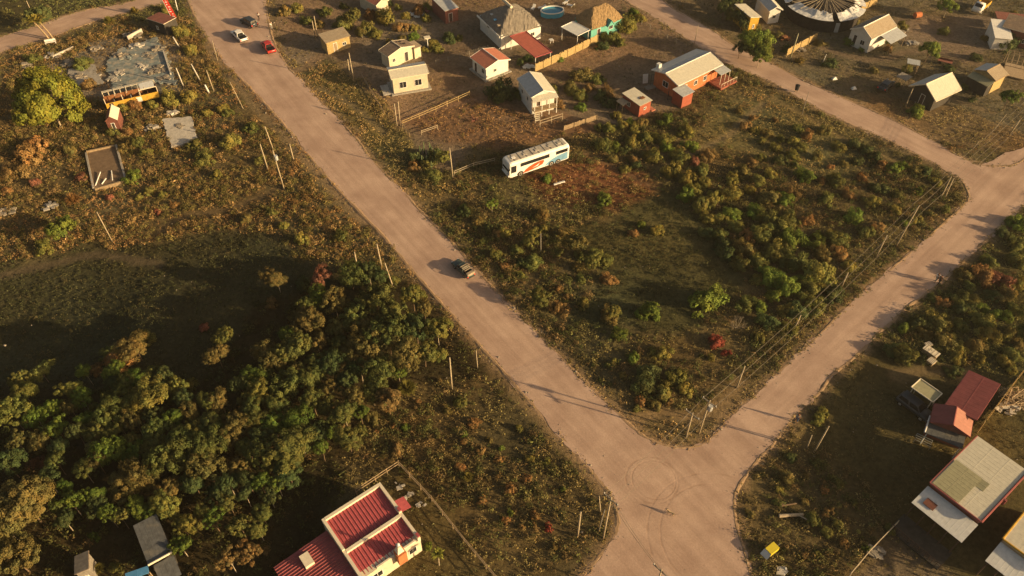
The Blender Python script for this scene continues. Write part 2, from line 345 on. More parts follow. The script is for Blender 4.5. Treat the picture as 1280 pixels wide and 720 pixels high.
def color_attr(me, cols, domain='POINT'):
    a = me.color_attributes.new('tone', 'FLOAT_COLOR', domain)
    c = np.ones((len(cols), 4), np.float32); c[:, :3] = cols; a.data.foreach_set('color', c.ravel())

def build_ground():
    xs = np.concatenate([np.linspace(-900,-150,16)[:-1], np.arange(-150,150.01,.75), np.linspace(150,900,16)[1:]])
    ys = np.concatenate([np.linspace(-500,5,12)[:-1], np.arange(5,215.01,.75), np.linspace(215,1500,20)[1:]])
    X, Y = np.meshgrid(xs, ys); x = X.ravel(); y = Y.ravel(); z = terr_np(x, y)
    px, py = proj_np(x, y, z)
    j = (vnoise(x, y, 3, 1)-.5)*14; k = (vnoise(x, y, 3, 2)-.5)*10
    pxj = px+j+(vnoise(x,y,9,7)-.5)*14; pyj = py+k+(vnoise(x,y,9,8)-.5)*10
    front = y > 2
    col = np.tile(np.array(SCRUB), (len(x), 1))
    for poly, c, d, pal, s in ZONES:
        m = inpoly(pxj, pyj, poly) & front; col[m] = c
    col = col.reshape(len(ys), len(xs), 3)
    for _ in range(2):
        c2 = col.copy(); c2[1:-1,1:-1] = (col[1:-1,1:-1]*2+col[:-2,1:-1]+col[2:,1:-1]+col[1:-1,:-2]+col[1:-1,2:])/6; col = c2
    col = col.reshape(-1, 3)
    n1 = vnoise(x, y, 7, 3); n2 = vnoise(x, y, 2.2, 4); n3 = vnoise(x, y, 1.0, 5)
    f = .62+.42*n1+.3*n2+.18*n3; col = col*f[:, None]
    warm = vnoise(x, y, 11, 6)[:, None]; col = col*(1+(warm-.5)*np.array([[.3,.05,-.15]]))
    for pl, wd, c in TRAILS:
        W = [tuple(g(a, b))[:2] for a, b in smooth_line(pl, 3)]
        d = np.full(x.shape, 1e9)
        for a, b in zip(W[:-1], W[1:]): d = np.minimum(d, seg_dist(x, y, a, b))
        t = np.clip(1.6-d/(wd*.9+.2)+(n3-.5)*.8, 0, 1)[:, None]*.8; col = col*(1-t)+np.array(c)*t
    ed = edge_dist(x, y); t = np.clip(1.25-ed/1.1+(n3-.5)*.6, 0, 1)[:, None]*.8
    col = col*(1-t)+np.array((.24,.165,.10))*t
    rm = road_mask(x, y)
    bumpy = (vnoise(x, y, 1.6, 9)-1)*.10+(vnoise(x, y, 5, 10)-1)*.14
    near = np.clip((ed-.8)/3, 0, 1); z = z+bumpy*near*(~rm) - .02
    z = np.where(rm, -.03, z)
    V = np.stack([x, y, z], 1); nx, ny = len(xs), len(ys)
    i = np.arange(nx*ny).reshape(ny, nx); F = np.stack([i[:-1,:-1], i[:-1,1:], i[1:,1:], i[1:,:-1]], -1).reshape(-1, 4)
    me = bpy.data.meshes.new('ground'); me.vertices.add(len(V)); me.vertices.foreach_set('co', V.ravel())
    me.loops.add(F.size); me.loops.foreach_set('vertex_index', F.ravel()); me.polygons.add(len(F))
    me.polygons.foreach_set('loop_start', np.arange(0, F.size, 4)); me.polygons.foreach_set('loop_total', np.full(len(F), 4)); me.update()
    me.polygons.foreach_set('use_smooth', [True]*len(F)); color_attr(me, col)
    m = bpy.data.materials.new('earth'); m.use_nodes = True; n = m.node_tree; L = n.links.new; b = n.nodes['Principled BSDF']
    b.inputs['Roughness'].default_value = 1; b.inputs['Specular IOR Level'].default_value = .05
    a = n.nodes.new('ShaderNodeAttribute'); a.attribute_name = 'tone'; ge = n.nodes.new('ShaderNodeNewGeometry')
    no = n.nodes.new('ShaderNodeTexNoise'); no.inputs['Scale'].default_value = 1.7; no.inputs['Detail'].default_value = 9; no.inputs['Roughness'].default_value = .75
    L(ge.outputs['Position'], no.inputs['Vector'])
    rp = n.nodes.new('ShaderNodeMapRange'); rp.inputs[1].default_value = .3; rp.inputs[2].default_value = .7; rp.inputs[3].default_value = .55; rp.inputs[4].default_value = 1.5
    L(no.outputs['Fac'], rp.inputs[0]); vm = n.nodes.new('ShaderNodeVectorMath'); vm.operation = 'SCALE'; L(a.outputs['Color'], vm.inputs[0]); L(rp.outputs[0], vm.inputs['Scale'])
    L(vm.outputs[0], b.inputs['Base Color'])
    bp = n.nodes.new('ShaderNodeBump'); bp.inputs['Distance'].default_value = .22; L(no.outputs['Fac'], bp.inputs['Height']); L(bp.outputs[0], b.inputs['Normal'])
    me.materials.append(m); o = bpy.data.objects.new('ground', me); C.objects.link(o); tag(o, kind='structure'); return o
build_ground()

# roads -------------------------------------------------------------
def road_mat(name, ang, ring=None):
    m = bpy.data.materials.new(name); m.use_nodes = True; n = m.node_tree; L = n.links.new; b = n.nodes['Principled BSDF']
    b.inputs['Roughness'].default_value = .95; b.inputs['Specular IOR Level'].default_value = .1
    ge = n.nodes.new('ShaderNodeNewGeometry')
    mp = n.nodes.new('ShaderNodeMapping'); mp.vector_type = 'TEXTURE'; mp.inputs['Rotation'].default_value = (0, 0, ang); L(ge.outputs['Position'], mp.inputs['Vector'])
    def noise(scale, vec, det=6, stretch=None):
        q = n.nodes.new('ShaderNodeTexNoise'); q.inputs['Scale'].default_value = scale; q.inputs['Detail'].default_value = det; q.inputs['Roughness'].default_value = .6
        if stretch:
            s = n.nodes.new('ShaderNodeVectorMath'); s.operation = 'MULTIPLY'; L(vec, s.inputs[0]); s.inputs[1].default_value = stretch; vec = s.outputs[0]
        L(vec, q.inputs['Vector']); return q.outputs['Fac']
    big = noise(.22, ge.outputs['Position'], 8); str_ = noise(1.0, mp.outputs[0], 5, (.05, .8, 1)); fine = noise(5, ge.outputs['Position'], 4)
    wash = noise(1.0, mp.outputs[0], 2, (2.4, .18, 1))
    def ramp(f, p0, c0, p1, c1):
        r = n.nodes.new('ShaderNodeValToRGB'); r.color_ramp.elements[0].position = p0; r.color_ramp.elements[1].position = p1
        r.color_ramp.elements[0].color = (*c0, 1); r.color_ramp.elements[1].color = (*c1, 1); L(f, r.inputs[0]); return r.outputs[0]
    c = ramp(big, .36, (.355,.25,.198), .64, (.46,.337,.268))
    def mul(c, d):
        x = n.nodes.new('ShaderNodeMixRGB'); x.blend_type = 'MULTIPLY'; x.inputs[0].default_value = 1; L(c, x.inputs[1]); L(d, x.inputs[2]); return x.outputs[0]
    c = mul(c, ramp(str_, .38, (.89,.875,.86), .60, (1.05,1.045,1.04))); c = mul(c, ramp(fine, .3, (.88,.88,.88), .7, (1.08,1.08,1.08)))
    hts = [(str_, .03), (wash, .010), (fine, .012)]
    if ring:
        for (cx, cy, r0, w_) in ring:
            sv = n.nodes.new('ShaderNodeVectorMath'); sv.operation = 'DISTANCE'; L(ge.outputs['Position'], sv.inputs[0]); sv.inputs[1].default_value = (cx, cy, .02)
            d = n.nodes.new('ShaderNodeMath'); d.operation = 'SUBTRACT'; L(sv.outputs['Value'], d.inputs[0]); d.inputs[1].default_value = r0
            ab = n.nodes.new('ShaderNodeMath'); ab.operation = 'ABSOLUTE'; L(d.outputs[0], ab.inputs[0])
            mr = n.nodes.new('ShaderNodeMapRange'); L(ab.outputs[0], mr.inputs[0]); mr.inputs[1].default_value = w_*.4; mr.inputs[2].default_value = w_; mr.inputs[3].default_value = 1; mr.inputs[4].default_value = 0
            mm = n.nodes.new('ShaderNodeMath'); mm.operation = 'MULTIPLY'; L(mr.outputs[0], mm.inputs[0]); L(ramp(noise(.55, ge.outputs['Position'], 5), .45, (0,0,0), .62, (1,1,1)), mm.inputs[1])
            c = mul(c, ramp(mm.outputs[0], .1, (1,1,1), .6, (.88,.86,.84))); hts.append((mr.outputs[0], -.006))
    L(c, b.inputs['Base Color'])
    acc = None
    for f, k in hts:
        x = n.nodes.new('ShaderNodeMath'); x.operation = 'MULTIPLY'; L(f, x.inputs[0]); x.inputs[1].default_value = k
        if acc is None: acc = x.outputs[0]
        else:
            y = n.nodes.new('ShaderNodeMath'); y.operation = 'ADD'; L(acc, y.inputs[0]); L(x.outputs[0], y.inputs[1]); acc = y.outputs[0]
    bp = n.nodes.new('ShaderNodeBump'); bp.inputs['Distance'].default_value = 1; L(acc, bp.inputs['Height']); L(bp.outputs[0], b.inputs['Normal'])
    return m
def angle(a, b):
    p, q = at(*a), at(*b); return math.atan2(q.y-p.y, q.x-p.x)
rc = at(815, 600); rc2 = at(905,640)
RM = [road_mat('dirt_main', angle((640,477),(368,176)), [(rc.x, rc.y, 3.0, .16), (rc.x+.2, rc.y, 2.5, .12), (rc2.x-1, rc2.y-3, 6.5, .16), (rc2.x-1, rc2.y-3, 7.9, .16)]),
      road_mat('dirt_arm', angle((947,492),(1175,283))), road_mat('dirt_upper', angle((1120,180),(865,53))), road_mat('dirt_lane', angle((0,66),(130,23)))]
from mathutils.geometry import tessellate_polygon
def jag(P, seed):
    # fine irregular edge
    r = random.Random(seed); out = []
    for i in range(len(P)):
        a = Vector(P[i]); b = Vector(P[(i+1) % len(P)]); L_ = (b-a).length; n = max(1, int(L_/.8))
        nn = Vector((-(b-a).y, (b-a).x)).normalized()
        for k in range(n):
            q_ = a.lerp(b, k/n); p = q_+nn*(r.uniform(-.16, .16)+(float(vnoise(np.array([q_.x]), np.array([q_.y]), 2.2, 77)[0])-.5)*.7) if L_ < 60 else q_; out.append(tuple(p))
    return out
for i, (P, nm) in enumerate(zip([[MAIN_L, SE_EDGE, [(935,590)], [(966,556)], [(956,508)], ISL_S[::-1], MAIN_R[::-1]], [[(922,514)]+ARM_L, [(1340,215)], ARM_R[::-1]], [UP_L, UP_R], [TL_LO, TL_UP]], ['dirt_road','side_road','upper_road','lane'])):
    pts = []
    for seg in P: pts += smooth_line(seg) if len(seg) > 3 else seg
    if nm == 'side_road': pts = smooth_line([(922,514)]+ARM_L)+[(1212,250),(1225,206),(1340,160),(1450,88)]+smooth_line(ARM_R[::-1])
    W = [tuple(at(a, b))[:2] for a, b in pts]
    W = jag(W, i)
    z = .004+.004*(3-i) if nm != 'side_road' else .012
    tri = tessellate_polygon([[Vector((a, b, 0)) for a, b in W]])
    me = bpy.data.meshes.new(nm); me.from_pydata([(a, b, z) for a, b in W], [], tri)
    bm = bmesh.new(); bm.from_mesh(me); bmesh.ops.recalc_face_normals(bm, faces=bm.faces)
    for f in bm.faces:
        if f.normal.z < 0: f.normal_flip()
    bm.to_mesh(me); bm.free(); me.materials.append(RM[i])
    o = bpy.data.objects.new(nm, me); C.objects.link(o); tag(o, kind='structure')
# graded windrows of earth along the edges
defm('windrow', (.30,.205,.125), var=.2, scale=2, bump=.04, bscale=4)
mb = MB()
for E, wd, hh in ((EDGES_W[0], .42, .10), (EDGES_W[1], .30, .06), (EDGES_W[2], .3, .05), (EDGES_W[3], .3, .06), (EDGES_W[4], .25, .05), (EDGES_W[5], .25, .05)):
    P = [Vector(p) for p in E]; prev = None; dist = 0
    fine = []
    for a, b in zip(P[:-1], P[1:]):
        n = max(1, int((b-a).length/.7))
        for k in range(n): fine.append(a.lerp(b, k/n))
    for i in range(1, len(fine)-1):
        p = fine[i]; t = (fine[i+1]-fine[i-1])
        if t.length < 1e-6: continue
        t.normalize(); nn = Vector((-t.y, t.x)); w_ = wd*rnd.uniform(.6, 1.25); h = max(-.028, hh*(-.45+2.0*float(vnoise(np.array([p.x]), np.array([p.y]), 4.0, 21)[0]))); off = nn*rnd.uniform(-.06, .06)
        row = [(*(p+off-nn*w_), -.03), (*(p+off-nn*w_*.35), h*.8), (*(p+off+nn*w_*.3), h), (*(p+off+nn*w_), -.03)]
        if prev:
            for k in range(3): mb.quad(prev[k], prev[k+1], row[k+1], row[k])
        prev = row
tag(mb.build('kerb_berm', 'windrow', smooth=True), kind='structure')
# ------------------------------------------------------------------ things that block ground cover (picture polygons)
BLOCKS = []
# landmarks used to say where a repeat stands
LM = {
 'the yellow bus wreck':(163,115),'the big tree by the ruins':(62,135),'the blue-grey ruin floor':(180,75),'the concrete pit':(135,212),
 'the white and orange coach':(670,195),'the two-window cream house':(505,98),'the coral-roofed white house':(612,80),'the turquoise thatched house':(752,30),
 'the white stilt house':(670,118),'the orange-walled house':(860,95),'the small red shed':(797,130),'the pickup with a roof rack':(578,337),'the red-roofed cream house':(460,655),
 'the maroon-roofed house':(1215,500),'the patched-roof building':(1220,598),'the yellow box trailer':(962,685),'the tan-roofed white cottage':(1092,38),
 'the burnt round hall':(1030,8),'the dark A-frame hut':(1165,112),'the small grey-roofed hut':(1240,92),'the yellow hut':(937,20),'the plank shed':(418,50),
 'the road junction':(840,600),'the far road corner':(1195,235),'the island-tip utility poles':(875,520),'the red pickup':(336,60),
 'the bare grey shrub':(922,405),'the wooden play blocks':(1161,443),'the row of cactus':(530,198),'the dark shed':(190,675),'the leaning field pole':(131,283),
 'the red banner':(214,12),'the round pool':(690,17),'the plot-corner pole pair':(499,143),'the fallen logs':(990,645),'the grey roofed shack':(560,12),
 'the reddish tree':(403,348),'the orange-lit tree clump':(165,432),'the yellow spiky clump':(508,483),'the lone round green tree':(880,377),'the wood-edge pole':(563,467),
}
def where(px, py):
    best = sorted(((math.hypot(px-a, (py-b)*1.15), k) for k, (a, b) in LM.items()))
    d, k = best[0]
    if d < 9: d, k = best[1]
    a, b = LM[k]; dx, dy = px-a, py-b
    h = 'right' if dx > 0 else 'left'; v = 'below' if dy > 0 else 'above'
    if abs(dx) > 2.2*abs(dy): s = '%s of' % h
    elif abs(dy) > 2.2*abs(dx): s = v
    else: s = '%s-%s of' % (v, h)
    q = 'just ' if d < 28 else ('' if d < 60 else 'well ')
    return '%s%s %s' % (q, s, k)
AUTO = []   # (object, look words, px, py, group)
def auto(o, look, px, py, cat, group):
    AUTO.append((o, look, px, py, group)); tag(o, look, cat, group)
def finish_labels():
    from collections import defaultdict
    d = defaultdict(list)
    for o, look, px, py, gr in AUTO: d[look+' '+where(px, py)].append((px, py, o))
    ords = ['leftmost','second-from-left','third-from-left','fourth-from-left','fifth-from-left','sixth-from-left','seventh-from-left','eighth-from-left']
    for k, L in d.items():
        if len(L) == 1: L[0][2]['label'] = k; continue
        L.sort(key=lambda q: q[0]); n = len(L)
        for i, (a, b, o) in enumerate(L):
            if n == 2: pre = 'left-hand' if i == 0 else 'right-hand'
            elif i == n-1: pre = 'rightmost'
            else: pre = ords[i] if i < 8 else 'middle'
            o['label'] = pre+' '+k

# ------------------------------------------------------------------ foliage meshes
def rand_unit(r, n):
    v = r.normal(size=(n, 3)); return v/np.linalg.norm(v, axis=1, keepdims=True)
def quads_mesh(name, P, N, S, cols, material, r, asp=.62):
    n = len(P); ref = rand_unit(r, n); A = np.cross(N, ref); A /= np.linalg.norm(A, axis=1, keepdims=True)+1e-9; B = np.cross(N, A)
    S = S[:, None]; V = np.empty((n, 4, 3)); V[:,0] = P-A*S; V[:,1] = P-B*S*asp; V[:,2] = P+A*S; V[:,3] = P+B*S*asp
    V[:,1] += N*S*.25; V[:,3] += N*S*.25
    me = bpy.data.meshes.new(name); me.vertices.add(4*n); me.vertices.foreach_set('co', V.reshape(-1)); me.loops.add(4*n)
    me.loops.foreach_set('vertex_index', np.arange(4*n)); me.polygons.add(n); me.polygons.foreach_set('loop_start', np.arange(0, 4*n, 4)); me.polygons.foreach_set('loop_total', np.full(n, 4)); me.update()
    color_attr(me, np.repeat(cols, 4, axis=0)); me.materials.append(material); return me
def crown_mesh(name, seed, nc=44, nl=60, flat=.72, leaf=.075, cl=.27, low=-.35, lobes=3, sparse=0.0):
    r = np.random.default_rng(seed); c = []
    lob = [(np.array([0, 0, 0.]), 1.0)]+[(np.array([math.cos(t), math.sin(t), 0])*r.uniform(.3,.5)+[0,0,r.uniform(-.15,.25)], r.uniform(.5,.72)) for t in r.uniform(0, 6.28, lobes)]
    while len(c) < nc:
        o, s = lob[r.integers(len(lob))]
        u = rand_unit(r, 1)[0]
        if u[2] < low: continue
        rad = s*r.uniform(.45, .86)**.7*(.82 if s == 1.0 else 1)
        p = o+u*rad; p[2] *= flat
        if r.random() < sparse: continue
        c.append(p)
    c = np.array(c); P = []; N = []; S = []; T = []
    for p in c:
        k = int(nl*r.uniform(.6, 1.3)); u = rand_unit(r, k); rad = cl*r.uniform(.6, 1.15)
        q = p+u*(rad*r.uniform(.35, 1.0, (k, 1))**.5)*[1, 1, .8]
        out = p/(np.linalg.norm(p)+1e-6); nn = u*.7+out*.5+rand_unit(r, k)*.45; nn /= np.linalg.norm(nn, axis=1, keepdims=True)
        tone = r.uniform(.75, 1.3); warm = r.uniform(-.14, .12)
        t = tone*r.uniform(.8, 1.25, (k, 1)); col = t*np.array([[1+warm, 1, 1-warm*.6]])
        P.append(q); N.append(nn); S.append(leaf*r.uniform(.6, 1.4, k)); T.append(col)
    return quads_mesh(name, np.concatenate(P), np.concatenate(N), np.concatenate(S), np.clip(np.concatenate(T), .1, 2.2), LEAF, r)
def spiky_mesh(name, seed, n=420, up=.5, wid=.035):
    # clump of long arching blades radiating from the base
    r = np.random.default_rng(seed); V = []; F = []; Cc = []
    for i in range(n):
        a = r.uniform(0, 6.283); el = r.uniform(.15, 1.45); L = r.uniform(.6, 1.05); d = np.array([math.cos(a)*math.cos(el), math.sin(a)*math.cos(el), math.sin(el)+up*.3])
        s = np.array([-math.sin(a), math.cos(a), 0])*wid*r.uniform(.6, 1.4); b = np.array([math.cos(a), math.sin(a), 0])*r.uniform(0, .15)
        m_ = b+d*L*.55; e = b+d*L*.95+np.array([0, 0, -.28*L*math.cos(el)]); k = len(V)
        V += [b-s, b+s, m_+s, m_-s, e]; F += [(k, k+1, k+2, k+3), (k+3, k+2, k+4)]; t = r.uniform(.6, 1.4); Cc += [[t*1.05, t, t*.9]]*5
    me = bpy.data.meshes.new(name); me.from_pydata([tuple(v) for v in V], [], F); color_attr(me, np.array(Cc)); me.materials.append(LEAF); return me
def twig_mesh(name, seed):
    r = random.Random(seed); mb = MB()
    def br(p, d, L, rad, lv):
        q = p+d*L; mb.tube(p, q, rad, rad*.55, 4, False)
        if lv == 0: return
        for _ in range(r.choice((3, 4))):
            nd = (d+Vector((r.uniform(-1,1), r.uniform(-1,1), r.uniform(-.2,.8)))*.75).normalized(); br(q, nd, L*r.uniform(.6,.85), rad*.55, lv-1)
    for k in range(6):
        a = k*1.05+r.uniform(-.3,.3); br(Vector((0,0,0)), Vector((math.cos(a)*.7, math.sin(a)*.7, .8)).normalized(), .35, .03, 3)
    me = bpy.data.meshes.new(name); me.from_pydata(mb.v, [], mb.f); color_attr(me, np.ones((len(mb.v), 3))); me.materials.append(LEAF); return me
CROWNS = [crown_mesh('crown', 10+i, 125, 100, flat=f, leaf=.034, cl=c*.74, lobes=l) for i, (f, c, l) in enumerate([(.72,.24,3),(.8,.22,4),(.62,.24,4),(.75,.26,2),(.68,.21,5),(.78,.23,3),(.66,.25,4),(.74,.20,5)])]
THIN = [crown_mesh('crown', 30+i, 80, 66, flat=.75, leaf=.042, cl=.16, lobes=4, sparse=.2) for i in range(4)]
BUSH = [crown_mesh('bush', 50+i, 44, 120, flat=.72, leaf=.042, cl=.25, low=-.15, lobes=3) for i in range(6)]
BIGC = crown_mesh('crown', 70, 190, 130, flat=.8, leaf=.026, cl=.14, lobes=2)
SPIKE = [spiky_mesh('spikes', 80+i) for i in range(2)]; FROND = spiky_mesh('fronds', 88, 70, .1, .10); TWIG = [twig_mesh('twigs', 90+i) for i in range(2)]
def trunk_mesh(seed, unit_h=1.0):
    r = random.Random(seed); mb = MB(); p = Vector((0,0,-.12)); rad = .075; d = Vector((r.uniform(-.12,.12), r.uniform(-.12,.12), 1)).normalized()
    for k in range(3):
        q = p+d*.2; mb.tube(p, q, rad, rad*.84, 7, False); p = q; rad *= .84; d = (d+Vector((r.uniform(-.2,.2), r.uniform(-.2,.2), 0))).normalized()
    for k in range(6):
        a = k*1.05+r.uniform(-.4,.4); dd = Vector((math.cos(a)*.8, math.sin(a)*.8, .7+r.uniform(-.2,.4))).normalized(); m_ = p+dd*.22; mb.tube(p-d*.03, m_, rad*.6, rad*.4, 5, False)
        e = m_+(dd+Vector((r.uniform(-.4,.4), r.uniform(-.4,.4), .25))).normalized()*.25; mb.tube(m_, e, rad*.4, rad*.15, 4, False)
    me = bpy.data.meshes.new('trunk'); me.from_pydata(mb.v, [], mb.f); me.materials.append(M['bark_pale' if seed % 2 else 'bark']); return me
TRUNKS = [trunk_mesh(i) for i in range(5)]
VC = {'g':((.115,.155,.028),'bright green'),'o':((.125,.128,.036),'olive green'),'b':((.155,.125,.042),'brown-olive'),'y':((.18,.165,.042),'yellow-green'),
      't':((.23,.14,.055),'tan brown'),'r':((.20,.085,.055),'reddish'),'k':((.075,.095,.034),'dark green'),'R':((.22,.05,.035),'scarlet'),'d':((.20,.165,.125),'bare grey')}
WOODPOLY = [(0,470),(240,455),(330,300),(420,320),(560,380),(560,470),(430,560),(420,720),(0,720)]
vn = 0
def plant(px, py, rp, code, kind=None, dens=1.0):
    """crown centre in the picture, crown radius in picture pixels"""
    global vn; vn += 1
    r_ = random.Random(vn*31+5); s = scale_at(px, py); r = rp/s
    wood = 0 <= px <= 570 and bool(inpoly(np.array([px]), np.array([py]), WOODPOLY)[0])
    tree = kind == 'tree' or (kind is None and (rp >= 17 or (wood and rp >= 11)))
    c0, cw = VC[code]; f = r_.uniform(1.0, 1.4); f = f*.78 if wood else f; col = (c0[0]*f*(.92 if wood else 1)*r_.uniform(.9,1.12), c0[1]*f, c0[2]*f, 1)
    size = 'large' if r > 2.1 else ('mid-sized' if r > 1.15 else 'small')
    if tree:
        ch = r*1.3 if r < 3 else r*1.05            # crown centre height
        if rp > 33: ch = r*.8
        if wood: ch = max(r*1.15, 1.9)+.9
    else: ch = r*.6
    p = g(px, py, ch); yaw = r_.uniform(0, 6.28)
    if code == 'd' or kind in ('spike', 'spikes'):
        me = TWIG[vn % 2] if code in 'dR' else SPIKE[vn % 2]; p = g(px, py, r*.5)
        o = bpy.data.objects.new('bare_shrub' if code in 'dR' else 'spiky_clump', me); C.objects.link(o); o.location = p; o.scale = (r*1.05,)*3; o.rotation_euler = (0,0,yaw); o.color = col
        look = ('%s %s leafless shrub' if code in 'dR' else '%s %s spiky clump') % (size, cw)
        auto(o, look, px, py, 'shrub', 'leafless shrubs' if code in 'dR' else 'spiky clumps'); return o
    if tree:
        t = thing('tree', '', 'tree', p, yaw)
        if rp > 33 and code == 'g': col = (.20,.20,.03,1)
        src = BIGC if rp > 33 else (CROWNS[vn % 8] if r_.random() > .12 else THIN[vn % 4])
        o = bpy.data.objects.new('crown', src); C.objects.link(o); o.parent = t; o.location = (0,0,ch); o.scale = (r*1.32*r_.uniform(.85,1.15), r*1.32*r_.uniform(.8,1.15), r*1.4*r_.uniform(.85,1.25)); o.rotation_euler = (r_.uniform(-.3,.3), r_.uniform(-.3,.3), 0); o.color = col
        k = bpy.data.objects.new('trunk', TRUNKS[vn % 5]); C.objects.link(k); k.parent = t; k.scale = (r*.4+.35, r*.4+.35, ch*1.2)
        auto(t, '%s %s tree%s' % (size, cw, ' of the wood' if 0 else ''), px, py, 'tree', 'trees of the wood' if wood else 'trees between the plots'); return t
    nm_ = 'shrub' if r < 1.05 else 'bush'
    o = bpy.data.objects.new(nm_, BUSH[vn % 6]); C.objects.link(o); o.location = p; k_ = 1.5 if 740 < px < 1120 and 150 < py < 420 else 1.3; o.scale = (r*k_*r_.uniform(.85,1.2), r*k_*r_.uniform(.8,1.15), r*k_*r_.uniform(1.05,1.6)); o.rotation_euler = (0,0,yaw); o.color = col
    o.rotation_euler = (r_.uniform(-.22,.22), r_.uniform(-.22,.22), yaw)
    auto(o, '%s %s %s' % (size, cw, nm_), px, py, nm_, 'bushes' if nm_ == 'bush' else 'small shrubs'); return o

